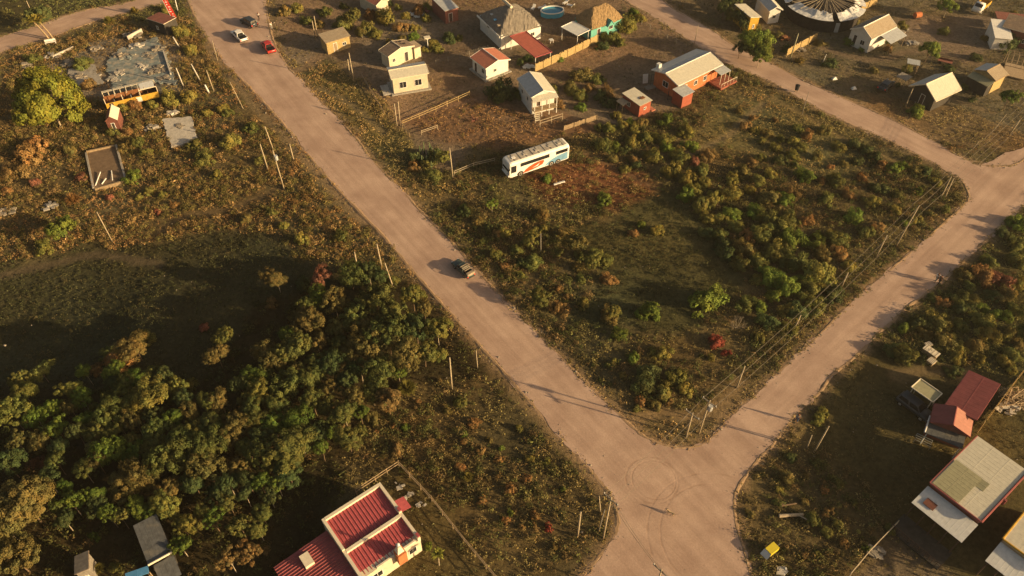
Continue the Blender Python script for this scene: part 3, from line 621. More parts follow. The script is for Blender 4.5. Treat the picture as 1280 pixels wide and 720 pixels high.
V = """64,133,36,g,tree 380,404,20,b 395,425,13,b 364,437,18,o 345,452,14,b 329,441,14,b 356,480,20,o 387,472,16,o 415,456,16,k 430,480,17,k 461,429,22,b 485,421,22,o 508,444,20,b 477,460,18,o
520,410,18,k 547,413,16,y 516,371,14,y 492,390,18,o 469,371,18,o 442,394,17,o 418,378,16,b 438,343,16,o 461,340,13,k 403,348,12,r 376,353,10,k 345,347,14,b 339,378,7,t 278,421,12,y 271,443,11,b 253,409,7,r
508,483,14,y,spike 485,501,17,t 430,518,16,o 411,511,12,o 376,522,18,g 341,528,14,g 325,495,15,y 313,511,12,o 298,530,17,b 261,501,12,y 236,480,10,y 352,561,26,o 376,550,20,o 329,569,18,o 290,546,18,b 267,553,20,o
243,538,16,o 228,553,18,o 259,585,22,b 232,573,14,o 428,534,8,t 278,526,10,g 178,420,14,y 169,434,19,b 150,446,16,t 130,441,13,o 119,461,9,t 87,485,15,y 29,490,14,y 16,519,20,y 45,521,12,g 185,498,23,y
219,482,12,y 137,521,18,o 161,508,12,y 169,527,14,b 119,511,10,y 211,500,10,o 140,562,18,g 175,590,20,b 160,605,18,b 212,577,24,o 250,565,20,o 70,577,13,o 47,577,9,r 22,552,12,b 30,627,34,b 10,662,26,b
17,695,26,b 45,615,18,o 207,632,19,y 230,660,18,y 225,680,13,g 140,618,10,b 300,657,12,o 287,700,14,t 308,690,15,t 117,670,7,g 122,710,9,y,spike 142,710,8,y 105,587,13,o 495,557,9,t 585,595,8,y,spike 325,687,10,t 535,682,5,g 519,195,9,k,bush 545,192,9,k,bush 533,203,9,o,bush 553,196,9,y,tree 943,34,8,b,bush 928,26,9,k,tree 920,20,9,o,tree 660,70,7,k,bush 652,78,6,k,bush 700,72,5,g,bush 384,22,8,o,bush 398,28,7,b,bush 440,20,10,o,tree 452,38,8,b,bush 470,42,8,y,bush 545,58,7,y,bush 573,45,6,o,bush 355,12,8,b,bush 372,6,8,y,bush 150,134,8,y,bush 171,129,8,t,bush 188,129,7,y,bush 140,142,6,b,bush 747,96,9,o,bush 712,108,9,b,bush 728,118,8,o,bush 750,120,9,k,bush 772,142,7,y,bush 700,128,7,t,bush 690,110,8,o,bush 775,52,8,y,bush 800,22,7,y,bush 1000,75,6,b,bush 985,60,6,k,bush 972,40,7,b,bush 960,60,7,o,bush 1108,48,6,o,bush 1118,35,7,b,bush 1112,60,6,t,bush
30,190,15,t 15,213,14,t 45,178,12,t 90,247,12,t,spike 75,283,17,g 55,308,12,y 163,220,11,g 212,120,12,y 235,118,12,y 257,139,7,y 280,134,8,y 287,172,13,y 254,196,11,o 325,198,7,o 313,158,8,o 225,37,11,y
135,24,8,y,spike 205,9,7,y 100,76,10,o 40,70,10,o 167,12,7,y,spike 160,126,11,t 112,103,8,t 239,58,9,y 284,138,7,o 295,172,8,y 377,297,10,y 425,295,9,o 354,280,6,y 537,216,11,o 517,206,7,t 615,257,8,g,tree 580,262,9,k
630,331,6,t 620,318,8,o 425,24,14,o 404,12,9,o 430,5,6,o 460,33,11,o 482,19,13,y 500,30,10,t 515,45,7,g 540,53,8,y 560,45,9,k 530,60,5,y 630,112,17,k,bush 650,116,9,o 722,92,13,b 737,107,7,t 760,112,9,t 762,126,9,k
786,28,13,y,bush 765,45,10,y 750,55,8,k 727,132,6,g 717,110,9,o 793,15,7,g 946,52,17,g,tree 950,70,12,g,tree 926,60,11,k,tree 905,12,10,k,tree 915,4,10,k,tree 1162,63,12,g,tree 1061,50,6,g 1145,136,11,g 1262,54,13,k
1185,8,11,g,tree 1262,122,13,g,tree 1207,107,5,o 1078,60,4,g 1130,30,8,o 967,19,9,k 1040,77,8,k 829,170,9,y 791,175,8,y 818,194,11,y 792,198,6,t 757,178,10,o 781,211,5,o 839,209,12,y 861,221,10,y 882,225,7,y 876,252,12,o
907,242,11,y 892,244,9,y 857,240,9,g 756,246,9,g 800,280,5,g 824,287,7,y 789,291,5,t 886,190,9,t 868,200,6,r 940,202,6,t 964,215,7,y 938,237,6,y 915,280,10,y 935,291,9,t 962,268,14,o 973,282,12,o 946,264,9,g 931,311,11,b
1005,276,8,t 989,295,14,g 997,322,15,o 973,311,14,o 962,342,14,g 985,353,15,g 1028,338,16,y 1012,361,14,o 1020,299,10,g 1040,291,8,y 1071,268,11,g 1082,287,9,o 1012,217,10,g 1051,315,8,t 993,192,7,y 977,198,8,k 1043,225,9,o
931,155,6,t 880,377,19,g,bush 812,388,9,g 763,392,11,b 746,318,9,o 1082,186,8,k 1071,178,8,k 919,264,10,g 935,377,10,o 989,388,11,y 950,322,12,o 907,315,11,k 958,291,13,o 665,300,12,o,tree 717,302,14,b,tree 695,312,8,o 742,325,10,o,tree
680,265,11,b 682,222,7,g 677,372,12,o,tree 702,383,10,t 765,389,11,o,tree 813,385,10,g,tree 775,417,10,g 790,445,9,g 815,460,16,k,bush 825,440,11,y 845,467,14,y 857,485,10,y 808,480,15,k 827,487,13,o 922,405,17,d 897,425,9,R 909,440,6,R
800,500,7,t 890,445,5,y 797,510,5,o 665,322,11,o 705,290,9,b 1180,375,9,t 1172,397,17,o,bush 1145,402,11,k 1197,405,8,o 1222,397,14,y 1240,415,13,y 1197,427,11,y 1200,445,10,y 1130,442,17,o,bush 1120,437,11,k
1217,370,9,y 1260,367,13,b 1022,522,8,y 1030,514,7,y 1267,460,8,y 1267,440,10,o 1242,325,12,o 1230,340,13,t 1250,348,15,r 1275,276,13,g 1255,287,10,k 1275,320,14,o 1210,355,8,o 1068,627,5,o 1083,684,5,g 1017,647,11,o 1035,662,9,o
1115,660,7,o 980,593,10,b 686,659,6,R 667,655,4,t 905,305,9,k 925,330,10,o 885,290,8,k 1035,250,8,o 1090,250,8,y 1062,240,7,t 1105,235,7,k 1120,260,8,y 1143,272,8,y 1160,215,8,k 1172,225,7,y 1130,205,8,g 1095,195,8,k
1050,180,8,o 1030,160,7,b 1010,170,7,t 960,165,7,b 990,240,8,t 1040,365,12,k 1060,330,8,y 1000,385,12,k 965,400,11,k 950,420,8,o 985,410,9,y 240,600,16,k 200,540,15,o 95,540,12,k 70,560,12,k 120,540,14,o 10,580,18,k
80,650,12,k 270,620,16,k 310,600,13,k 400,540,13,k 445,500,14,b 465,490,14,o 530,440,13,o 548,440,10,y 490,350,10,o 505,410,14,k 450,460,15,k 395,450,13,o 300,480,12,k 275,500,13,b 190,520,13,k 60,600,13,k 1290,420,16,o,tree 1300,370,17,o,tree
235,515,12,b 255,530,14,o 190,560,13,o 120,575,12,b 210,610,13,b 330,545,14,k 310,560,15,o 410,490,13,b 440,440,14,b 530,385,12,b 455,405,14,b 425,410,11,b 370,465,12,b 350,505,13,o 390,500,14,o 415,535,10,g 465,520,10,b 450,535,8,o"""
for ln in V.split():
    q = ln.split(','); plant(int(q[0]), int(q[1]), int(q[2]), q[3], q[4] if len(q) > 4 else None)
fr = random.Random(99); PUT = [(1161,443,24),(990,645,14),(963,685,16),(1012,550,12),(594,150,10),(676,305,8)]+[(int(l.split(',')[0]), int(l.split(',')[1]), int(l.split(',')[2])) for l in V.split()]
def fill(poly, n, r0, r1, codes, kind=None, gap=.75):
    xs = [p[0] for p in poly]; ys = [p[1] for p in poly]; k = 0; tries = 0
    while k < n and tries < 4000:
        tries += 1; x, y = fr.uniform(min(xs), max(xs)), fr.uniform(min(ys), max(ys))
        if not inpoly(np.array([x]), np.array([y]), poly)[0]: continue
        rr = fr.uniform(r0, r1)
        if any(math.hypot(x-a, y-b) < (rr+c)*gap for a, b, c in PUT): continue
        PUT.append((x, y, rr)); plant(round(x), round(y), rr, fr.choice(codes), kind); k += 1
fill([(815,175),(870,175),(960,225),(1065,290),(1040,375),(965,410),(925,345),(850,250)], 22, 7, 12, 'ooyyggbo', 'bush', .65)
fill([(1075,185),(1130,195),(1200,232),(1195,262),(1100,300),(1060,235)], 12, 5, 8, 'oygkbt', 'bush', .9)
fill([(0,470),(120,440),(300,500),(330,450),(400,350),(470,340),(540,390),(550,440),(500,500),(420,560),(360,610),(330,700),(260,650),(0,640)], 60, 9, 16, 'ooggkogbk', 'tree', .6)
fill([(1120,395),(1280,290),(1280,455),(1210,455),(1185,470)], 24, 7, 13, 'oykbgo', 'bush', .65)
fill([(20,150),(110,170),(240,120),(330,190),(380,290),(240,270),(0,250)], 22, 4, 9, 'ytobrt', 'bush', 1.0)
fill([(560,275),(700,270),(770,330),(740,390),(660,370),(600,320)], 18, 5, 9, 'oybkto', 'bush', .8)
fill([(440,470),(600,470),(740,640),(690,700),(600,640),(520,560),(440,560)], 30, 3, 7, 'ytobgt', 'bush', 1.0)
fill([(340,5),(540,0),(540,20),(500,60),(450,45),(360,20)], 10, 5, 9, 'oybtk', 'bush', .9)
fill([(745,150),(850,140),(880,190),(830,215),(760,200)], 14, 5, 10, 'oykgb', 'bush', .7)
fill([(900,130),(1080,180),(1060,240),(960,210)], 16, 4, 7, 'toyob', 'bush', 1.0)
fill([(940,600),(1000,560),(1080,620),(1090,690),(1000,710),(940,660)], 14, 4, 8, 'oytbk', 'bush', 1.0)
fill([(980,20),(1270,10),(1275,130),(1200,140),(1040,100)], 16, 4, 8, 'oygbk', 'bush', 1.6)
fill([(735,445),(790,440),(860,500),(830,525),(765,480)], 5, 4, 7, 'oytb', 'bush', .9)
for j, (px, py) in enumerate([(525,190),(530,186),(535,192),(540,188),(544,194),(533,198),(541,200),(527,199),(537,186),(548,197),(522,194),(539,205)]):
    mb = MB(); h = rnd.uniform(1.4, 2.4); mb.tube((0,0,-.1),(0,0,h),.10,.08,7); mb.tube((0,0,h),(0,0,h+.09),.08,.03,7)
    for k in range(2):
        a = rnd.uniform(0,6.28); z = h*rnd.uniform(.3,.55); e = (math.cos(a)*.3, math.sin(a)*.3, z+.1); mb.tube((0,0,z),e,.06,.06,6); mb.tube(e,(e[0],e[1],z+h*.4),.06,.04,6)
    o = mb.build('cactus', 'cactus', smooth=True); o.location = g(px, py, 1.0); LMX = LM.pop('the row of cactus'); auto(o, 'columnar grey-green cactus', px, py, 'cactus', 'row of cactus by the dirt plot'); LM['the row of cactus'] = LMX
# young papaya with a crown of leaves on a bare stem
def papaya(px, py, h, label):
    p = g(px, py); t = thing('young_palm', label, 'tree', p)
    mb = MB(); mb.tube((0,0,-.1),(.05,0,h),.07,.05,7); mb.build('trunk', 'bark_pale', t)
    o = bpy.data.objects.new('crown', FROND); C.objects.link(o); o.parent = t; o.location = (.05,0,h-.1); o.scale = (.95,.95,.7); o.color = (.26,.28,.06,1)
papaya(549, 706, 2.6, 'thin young palm on a bare stem beside the red-roofed cream house')
def palm(px, py, h, r, lean, label, col):
    t = thing('palm_tree', label, 'tree', g(px, py)); mb = MB(); a = Vector((0,0,-.2)); 
    for k in range(5):
        b = Vector((lean*(k+1)**1.3/8, 0, h*(k+1)/5)); mb.tube(a, b, .2-.02*k, .18-.02*k, 8, k == 4); a = b
    mb.build('trunk', 'old_wood', t, True)
    o = bpy.data.objects.new('crown', FROND); C.objects.link(o); o.parent = t; o.location = a-Vector((0,0,.4)); o.scale = (r, r, r*.7); o.color = col
palm(67, 49, 4.4, 2.3, -1.6, 'leaning palm tree beside the lane at the top left', (.24,.21,.05,1))
palm(62, 50, 4.8, 1.6, -2.0, 'second slimmer palm stem crossing the lane behind the leaning palm', (.20,.20,.05,1))
plant(47, 20, 13, 'k', 'tree')
# ------------------------------------------------------------------ buildings
class Frame: pass
def frame(A, B, D, ze, px=None):
    a, b, d = at(*A, ze), at(*B, ze), at(*D, ze); u = (b-a).normalized(); v = Vector((-u.y, u.x, 0))
    F = Frame(); F.L = (b-a).length; F.W = (d-a).dot(v); F.ang = math.atan2(u.y, u.x); F.o = Vector((a.x, a.y, 0))
    F.u, F.v = u, v; F.base = terr(a.x, a.y)
    F.P = lambda x, y, z=0: F.o+u*x+v*y+Vector((0,0,z))
    c = [F.P(x, y, z) for x, y in ((-.4,-.4),(F.L+.4,-.4),(F.L+.4,F.W+.4),(-.4,F.W+.4)) for z in (0,)]
    BLOCKS.append([proj(*q) for q in c])
    return F
def opening(F, T, face, pos, z, w_, h, kind='window', L=None, W=None, in_=0.0, fm='white_paint', y0=None):
    """face F/L/R/K, pos = fraction along it; a framed opening standing 3 cm proud"""
    L0, W0, x0, yy0 = F.wl, F.ww, F.wx, F.wy
    if face == 'F': c = Vector((x0+L0*pos, yy0, z+h/2)); d = Vector((1,0,0)); n = Vector((0,-1,0))
    elif face == 'K': c = Vector((x0+L0*pos, yy0+W0, z+h/2)); d = Vector((1,0,0)); n = Vector((0,1,0))
    elif face == 'L': c = Vector((x0, yy0+W0*pos, z+h/2)); d = Vector((0,1,0)); n = Vector((-1,0,0))
    else: c = Vector((x0+L0, yy0+W0*pos, z+h/2)); d = Vector((0,1,0)); n = Vector((1,0,0))
    def slab(mb, du, dz, hw, hh, t0, t1):
        p = c+d*du+Vector((0,0,dz)); q = [p-d*hw-Vector((0,0,hh)), p+d*hw-Vector((0,0,hh)), p+d*hw+Vector((0,0,hh)), p-d*hw+Vector((0,0,hh))]
        mb.hexa([k+n*t0 for k in q], [k+n*t1 for k in q])
    mb = MB(); b = .07
    slab(mb, -w_/2+b/2, 0, b/2, h/2, -.02, .05); slab(mb, w_/2-b/2, 0, b/2, h/2, -.02, .05); slab(mb, 0, h/2-b/2, w_/2-b, b/2, -.02, .05)
    if kind == 'window':
        slab(mb, 0, -h/2+b/2, w_/2-b, b/2, -.02, .07); slab(mb, 0, 0, .02, h/2-b, -.02, .045)
        f = mb.build('window', fm, T); p = MB(); slab(p, 0, 0, w_/2-b*.9, h/2-b*.9, .004, .02); p.build('pane', 'glass', f)
    else:
        f = MB(); slab(f, 0, 0, w_/2-b*.9, h/2-b*.5, .004, .03); o = f.build('door', kind if kind in M else 'frame_dark', T); mb.build('door_frame', fm, o)
        k = MB(); slab(k, w_*.3, 0, .03, .05, .03, .08); k.build('handle', 'rim', o)
def house(name, label, cat, A, B, D, ze, rise, ridge, wm, rm, oh=.35, fascia='white_paint', wins=(), mono='K', base=.0, rib=.45, rm_shade=None, hip=0, plinth=None):  # second roof material: shade of the slope away from the sun, as colour
    F = frame(A, B, D, ze); L, W = F.L, F.W; T = thing(name, label, cat, F.o+Vector((0,0,F.base)), F.ang); F.T = T
    ze -= F.base
    F.wx, F.wy, F.wl, F.ww = oh, oh, L-2*oh, W-2*oh
    wl = MB(); rf = MB(); fs = MB(); x0, y0, x1, y1 = oh, oh, L-oh, W-oh; th = .07
    if ridge == 'x':
        s = rise/(W/2); zw = ze+s*oh-th-.02; pr = [(x0,y0,-.2),(x0,y1,-.2),(x0,y1,zw),(x0,W/2,zw+s*(W/2-oh)),(x0,y0,zw)]; wl.extr(pr, (x1-x0,0,0))
        rf.m = 0; rf.sheet((0,0,ze),(L,0,ze),(L,W/2,ze+rise),(0,W/2,ze+rise), th, rib); rf.m = 1; rf.sheet((L,W,ze),(0,W,ze),(0,W/2+.002,ze+rise),(L,W/2+.002,ze+rise), th, rib)
        for x in (-.03, L+.03):
            for (ya, za), (yb, zb) in (((-.02, ze-.02),(W/2, ze+rise-.02)),((W+.02, ze-.02),(W/2, ze+rise-.02))):
                fs.hexa([(x-.025,ya,za-.16),(x+.025,ya,za-.16),(x+.025,yb,zb-.16),(x-.025,yb,zb-.16)], [(x-.025,ya,za+.05),(x+.025,ya,za+.05),(x+.025,yb,zb+.05),(x-.025,yb,zb+.05)])
        rc_ = MB(); rc_.tube((0,W/2,ze+rise+.01),(L,W/2,ze+rise+.01),.1,.1,6)
        for y in (-.03, W+.03): fs.box((L/2, y, ze-.1), (L, .04, .16))
    elif ridge == 'y':
        s = rise/(L/2); zw = ze+s*oh-th-.02; pr = [(x0,y0,-.2),(x1,y0,-.2),(x1,y0,zw),(L/2,y0,zw+s*(L/2-oh)),(x0,y0,zw)]; wl.extr(pr, (0,y1-y0,0))
        rf.m = 0; rf.sheet((L,0,ze),(L,W,ze),(L/2,W,ze+rise),(L/2,0,ze+rise), th, rib); rf.m = 1; rf.sheet((0,W,ze),(0,0,ze),(L/2-.002,0,ze+rise),(L/2-.002,W,ze+rise), th, rib)
        for y in (-.03, W+.03):
            for (xa, za), (xb, zb) in (((-.02, ze-.02),(L/2, ze+rise-.02)),((L+.02, ze-.02),(L/2, ze+rise-.02))):
                fs.hexa([(xa,y-.025,za-.16),(xa,y+.025,za-.16),(xb,y+.025,zb-.16),(xb,y-.025,zb-.16)], [(xa,y-.025,za+.05),(xa,y+.025,za+.05),(xb,y+.025,zb+.05),(xb,y-.025,zb+.05)])
        rc_ = MB(); rc_.tube((L/2,0,ze+rise+.01),(L/2,W,ze+rise+.01),.1,.1,6)
        for x in (-.03, L+.03): fs.box((x, W/2, ze-.1), (.04, W, .16))
    elif ridge == 'mono':
        # rise given toward mono side
        z = {'K':(ze,ze,ze+rise,ze+rise),'F':(ze+rise,ze+rise,ze,ze),'R':(ze,ze+rise,ze+rise,ze),'L':(ze+rise,ze,ze,ze+rise)}[mono]
        def zz(x, y): return (z[0]*(L-x)*(W-y)+z[1]*x*(W-y)+z[2]*x*y+z[3]*(L-x)*y)/(L*W)-th-.02
        wl.hexa([(x0,y0,-.2),(x1,y0,-.2),(x1,y1,-.2),(x0,y1,-.2)], [(x0,y0,zz(x0,y0)),(x1,y0,zz(x1,y0)),(x1,y1,zz(x1,y1)),(x0,y1,zz(x0,y1))])
        if mono in 'KF': rf.sheet((0,0,z[0]),(L,0,z[1]),(L,W,z[2]),(0,W,z[3]), th, rib)
        else: rf.sheet((0,0,z[0]),(0,W,z[3]),(L,W,z[2]),(L,0,z[1]), th, rib)
        rc_ = None
        a, b, c_, d_ = [(x, y, z_) for (x, y), z_ in zip(((0,0),(L,0),(L,W),(0,W)), z)]
        for p, q in ((a, b), (b, c_), (c_, d_), (d_, a)):
            p, q = Vector(p), Vector(q); fs.tube(p+Vector((0,0,-.06)), q+Vector((0,0,-.06)), .055, .055, 5)
    elif ridge == 'hip':     # rough thatch: hipped roof with rounded, irregular skin
        wl.box((L/2, W/2, ze/2-.1), (x1-x0, y1-y0, ze+.1)); rc_ = None; rr = random.Random(int(L*77)); long_x = L > W
        rl = max(.1, abs(L-W)*hip)
        nx_, ny_ = 26, 20; Vt = {}
        for i in range(nx_+1):
            for j in range(ny_+1):
                x = L*i/nx_; y = W*j/ny_
                if long_x: dd = min(min(y, W-y)/(W/2), min(x, L-x)/((L-rl)/2))
                else: dd = min(min(x, L-x)/(L/2), min(y, W-y)/((W-rl)/2))
                cx, cy = x-L/2, y-W/2; edge = i in (0, nx_) or j in (0, ny_)
                k = 1-.10*(abs(cx/L*2)*abs(cy/W*2))**2*1.2
                hgt = ze+rise*(1-(1-dd)**1.25)+rr.uniform(-.07,.07); Vt[i, j] = (L/2+cx*k+rr.uniform(-.06,.06), W/2+cy*k+rr.uniform(-.06,.06), hgt-(rr.uniform(0,.15) if edge else 0))
        for i in range(nx_):
            for j in range(ny_): rf.quad(Vt[i,j], Vt[i+1,j], Vt[i+1,j+1], Vt[i,j+1])
        for i in range(nx_):
            for j, in ((0,),(ny_,)):
                a, b = Vt[i,j], Vt[i+1,j]; rf.quad(a, b, (b[0],b[1],b[2]-.3), (a[0],a[1],a[2]-.3))
        for j in range(ny_):
            for i in (0, nx_):
                a, b = Vt[i,j], Vt[i,j+1]; rf.quad(a, b, (b[0],b[1],b[2]-.3), (a[0],a[1],a[2]-.3))
        # closing underside so the eave has a body
        rf.quad((.1,.1,ze-.22),(L-.1,.1,ze-.22),(L-.1,W-.1,ze-.22),(.1,W-.1,ze-.22))
    F.wall = wl.build('wall', wm, T)
    F.roof = rf.build('roof', [rm, rm_shade or rm] if ridge in 'xy' else rm, T)
    if ridge != 'hip' and fascia: fs.build('fascia', fascia, F.roof)
    if rc_: rc_.build('ridge_cap', fascia or rm, F.roof)
    if plinth:
        p = MB(); p.box((L/2, W/2, -.05), (L-2*oh+1.0, W-2*oh+1.0, .3)); p.build('plinth', plinth, T)
    for w_ in wins: opening(F, T, *w_)
    return F
def partbox(F, name, m, c, d, parent=None, bevel=0):
    mb = MB(); mb.box(c, d); return mb.build(name, m, parent or F.T, bevel=bevel)
def posts(F, pts, h, m='white_paint', r=.06, name='post', z0=-.1):
    for x, y in pts:
        mb = MB(); mb.tube((x,y,z0),(x,y,h),r,r,6); mb.build(name, m, F.T)
def canopy(name, label, cat, A, B, D, z, m, th=.08, post='white_paint', slope=0.0, frame_m=None, rib=.5, inset=.2, legs=4):
    F = frame(A, B, D, z); BLOCKS.pop(); T = thing(name, label, cat, F.o, F.ang); F.T = T; L, W = F.L, F.W
    mb = MB(); mb.sheet((0,0,z),(L,0,z),(L,W,z+slope),(0,W,z+slope), th, rib); mb.build('roof', m, T)
    if frame_m:
        f = MB()
        for p, q in (((0,0,z),(L,0,z)),((L,0,z),(L,W,z+slope)),((L,W,z+slope),(0,W,z+slope)),((0,W,z+slope),(0,0,z))): f.tube(Vector(p)+Vector((0,0,.03)), Vector(q)+Vector((0,0,.03)), .07, .07, 6)
        f.build('roof_frame', frame_m, T)
    i = inset; P = [(i,i),(L-i,i),(L-i,W-i),(i,W-i)][:legs]
    for k, (x, y) in enumerate(P): 
        mb = MB(); mb.tube((x,y,-.1),(x,y,z-th-.01+(slope*y/W)),.06,.06,6); mb.build('post', post, T)
    return F

defm('maroon_sunlit', (.36,.17,.13), var=.12, scale=2, rough=.6)  # maroon roof's sunny slope, sunlight put into a pinker colour
# 1 cream house with two dark windows
F = house('cream_house', 'small cream gabled house with two wide dark windows facing the garden, beside the dirt road', 'house', (489,99),(536,91),(473,86), 3.3, .6, 'x', 'cream_wall', 'cream_roof', .25, 'cream_paint',
  [('F',.28,.95,1.35,1.3),('F',.72,.95,1.35,1.3),('L',.35,1.0,.8,1.0),('L',.7,.0,.8,2.0,'brown_roof')], rm_shade='zinc_roof', plinth='concrete')
partbox(F, 'step', 'pale_concrete', (-1.0, 2, .02), (1.4, 3.4, .12))
# 2 brown-roofed cottage behind
F = house('brown_cottage', 'old cream cottage with a patched brown roof behind the two-window cream house', 'house', (485,71),(518,57),(475,62), 2.7, .8, 'y', 'cream_wall', 'brown_roof', .3, 'cream_paint',
  [('F',.72,0,.9,2.0,'dark_wall'),('F',.2,.9,.7,.8)], rm_shade='brown_roof')
x0 = F.L; mb = MB(); mb.box((x0+.55, .9, 1.05), (1.5, 2.0, 2.3)); mb.build('side_room', 'cream_wall', F.T); mb = MB(); mb.sheet((x0-.3,-.3,2.3),(x0+1.5,-.3,2.2),(x0+1.5,2.2,2.35),(x0-.3,2.2,2.45)); mb.build('side_roof', 'tan_roof', F.T)
for xx, yy, zz_ in ((F.L*.72, F.W*.3, 0),(F.L*.68, F.W*.62, 0)):
    mb = MB(); s = 1.1/(F.L/2); z = 2.7+s*(F.L-xx)+.09; mb.box((xx, yy, z), (.55, .5, .06)); mb.build('roof_patch', 'dark_wall', F.roof)
# 3 white house with coral roof
F = house('white_house', 'little white house with a coral-orange gabled roof standing alone in a bare yard', 'house', (607,86),(638,74),(585.6,72), 2.6, .8, 'y', 'white_wall', 'coral_roof', .3, 'white_paint',
  [('L',.22,.9,.9,1.0),('F',.4,1.0,.7,.7),('L',.75,0,.8,2.0,'frame_dark')], plinth='concrete', rm_shade='coral_roof')
mb = MB(); mb.tube((F.L+.1, F.W*.75, 2.9),(F.L+.9, F.W*.75+.1, 3.1),.03); mb.build('antenna', 'white_paint', F.T)
# 4 big thatched house with white fascia
F = house('thatched_house', 'large house with a dark grey hipped roof edged in white, behind the red awning', 'house', (625,46),(679,31),(592,19), 3.0, 2.9, 'hip', 'white_wall', 'slate_roof', .5, None, [], hip=1.0)
L, W = F.L, F.W
mb = MB(); mb.tube((L/2, W*.42, 6.0),(L/2, W+1.5, 6.0),.3,.3,6); mb.build('ridge_cap', 'cream_paint', F.T)
partbox(F, 'fascia', 'white_paint', (.02, W/2, 2.8), (.12, W-.3, .4))
partbox(F, 'gable_wall', 'white_paint', (L*.8, .35, 1.3), (L*.32, .2, 2.5)); F.wx, F.wy, F.wl, F.ww = .5,.25,L-1,W; opening(F, F.T, 'F', .8, 1.1, .9, .8)
for k in range(3):
    mb = MB(); mb.box((1.2+.3*k, W*(.25+.2*k), 4.0+.12*k), (.9, .6, .14)); mb.build('roof_panel', ['tan_roof','tarp_blue','zinc_roof'][k], F.T)
F = canopy('red_awning', 'flat red patio roof on thin posts in front of the large dark-roofed house', 'awning', (669,72),(690,65),(636,46), 2.6, 'awning_red', frame_m='red_roof')
# 6 turquoise thatched house
F = house('turquoise_house', 'turquoise-walled house under a rough brown thatched roof near the upper road', 'house', (739,37),(781,21),(728,17), 2.7, 2.6, 'hip', 'turquoise', 'thatch', .4, None, [('F',.25,.0,.9,2.0,'frame_dark'),('F',.65,.9,1.1,1.0),('L',.5,.9,.9,1.0)], hip=1.1)
L, W = F.L, F.W; mb = MB()
pr = [(L*.45,-.55,2.3),(L*.63,-.55,2.3),(L*.54,-.55,3.3)]; mb.extr(pr, (0,1.2,0)); mb.build('dormer', 'turquoise', F.T)
mb = MB(); mb.sheet((L*.43,-.65,2.25),(L*.43,1.1,2.4),(L*.54,1.1,3.4),(L*.54,-.65,3.42)); mb.sheet((L*.65,1.1,2.4),(L*.65,-.65,2.25),(L*.545,-.65,3.42),(L*.545,1.1,3.4)); mb.build('dormer_roof', 'turquoise', F.T)
F = canopy('white_awning', 'white flat carport roof on white posts beside the turquoise thatched house', 'awning', (722,45),(737.5,37.5),(704,32.5), 2.7, 'pale_zinc', frame_m='white_paint')
# 7 stilt house
F = house('stilt_house', 'small white house on stilts with a white gabled roof shaded blue-grey and a front porch', 'house', (664,122),(695,115),(643,99), 3.5, .9, 'y', 'white_wall', 'cream_roof', .2, 'white_paint', [('L',.3,1.6,.8,.9),('L',.7,1.6,.8,.9),('F',.3,1.3,.8,1.9,'frame_dark')], rm_shade='zinc_roof')
L, W = F.L, F.W
for k in range(4):
    mb = MB(); x = .25+(L-.5)*k/3; mb.tube((x,-1.0,-.1),(x,-1.0,3.3),.07,.07,6); mb.build('post', 'white_paint', F.T)
mb = MB(); mb.box((L/2,-.55,1.2),(L-.2,1.3,.12)); mb.build('deck', 'old_wood', F.T); mb = MB(); mb.sheet((0,-1.2,3.2),(L,-1.2,3.2),(L,.1,3.55),(0,.1,3.55)); mb.build('porch_roof', 'cream_roof', F.T)
mb = MB()
for k in range(5): mb.box((.8-.12*k,-1.2-.28*k,1.0-.2*k),(.9,.26,.05))
mb.hexa([(.3,-1.1,1.1),(.36,-1.1,1.1),(-.2,-2.6,-.05),(-.26,-2.6,-.05)],[(.3,-1.1,1.25),(.36,-1.1,1.25),(-.2,-2.6,.1),(-.26,-2.6,.1)]); mb.build('stair', 'cream_paint', F.T)
# 8 orange house
F = house('orange_house', 'long orange-walled house under a big pale zinc gabled roof with a porch on its right', 'house', (848,107),(904,80),(814,87), 3.2, .85, 'x', 'orange_wall', 'cream_roof', .5, 'pale_zinc',
  [('F',.2,.0,.8,2.1,'cream_paint'),('F',.45,1.0,.9,1.0),('F',.68,1.0,.9,1.0),('R',.4,1.0,.9,1.0),('L',.5,1.0,1.4,1.2)], rm_shade='zinc_roof')
L, W = F.L, F.W
mb = MB(); mb.box((L*.1-.8,-1.0,1.15),(2.6,2.4,2.5)); an = mb.build('annex', 'red_wall', F.T); mb = MB(); mb.sheet((L*.1-2.3,-2.4,2.5),(L*.1+.7,-2.4,2.5),(L*.1+.7,.3,2.75),(L*.1-2.3,.3,2.75)); mb.build('annex_roof', 'zinc_roof', an)
mb = MB(); mb.box((L-.6,-1.2,.2),(4.4,3.0,.4)); mb.build('porch_deck', 'brick_red', F.T); mb = MB(); mb.sheet((L-2.2,-1.7,2.5),(L+.5,-1.7,2.5),(L+.5,.35,2.75),(L-2.2,.35,2.75)); mb.build('porch_roof', 'zinc_roof', F.T)
for x in (L-2.0, L-.8, L+.35):
    mb = MB(); mb.tube((x,-1.6,.3),(x,-1.6,2.45),.06,.06,6); mb.build('post', 'cream_paint', F.T)
mb = MB(); mb.tube((L-2.7,-2.6,1.2),(L+1.5,-2.6,1.2),.04); [mb.tube((L-2.7+k*.84,-2.6,.3),(L-2.7+k*.84,-2.6,1.2),.03) for k in range(6)]; mb.build('railing', 'cream_paint', F.T)
for x, y in ((-.9,1.2),(-.9,W-1.0)):
    mb = MB(); mb.tube((x,y,-.1),(x,y,3.0),.06,.06,6); mb.build('post', 'dark_metal', F.T)
mb = MB(); mb.box((L*.12, W-.4, 3.6),(.7,.7,1.0)); mb.build('water_tank', 'pale_zinc', F.T)
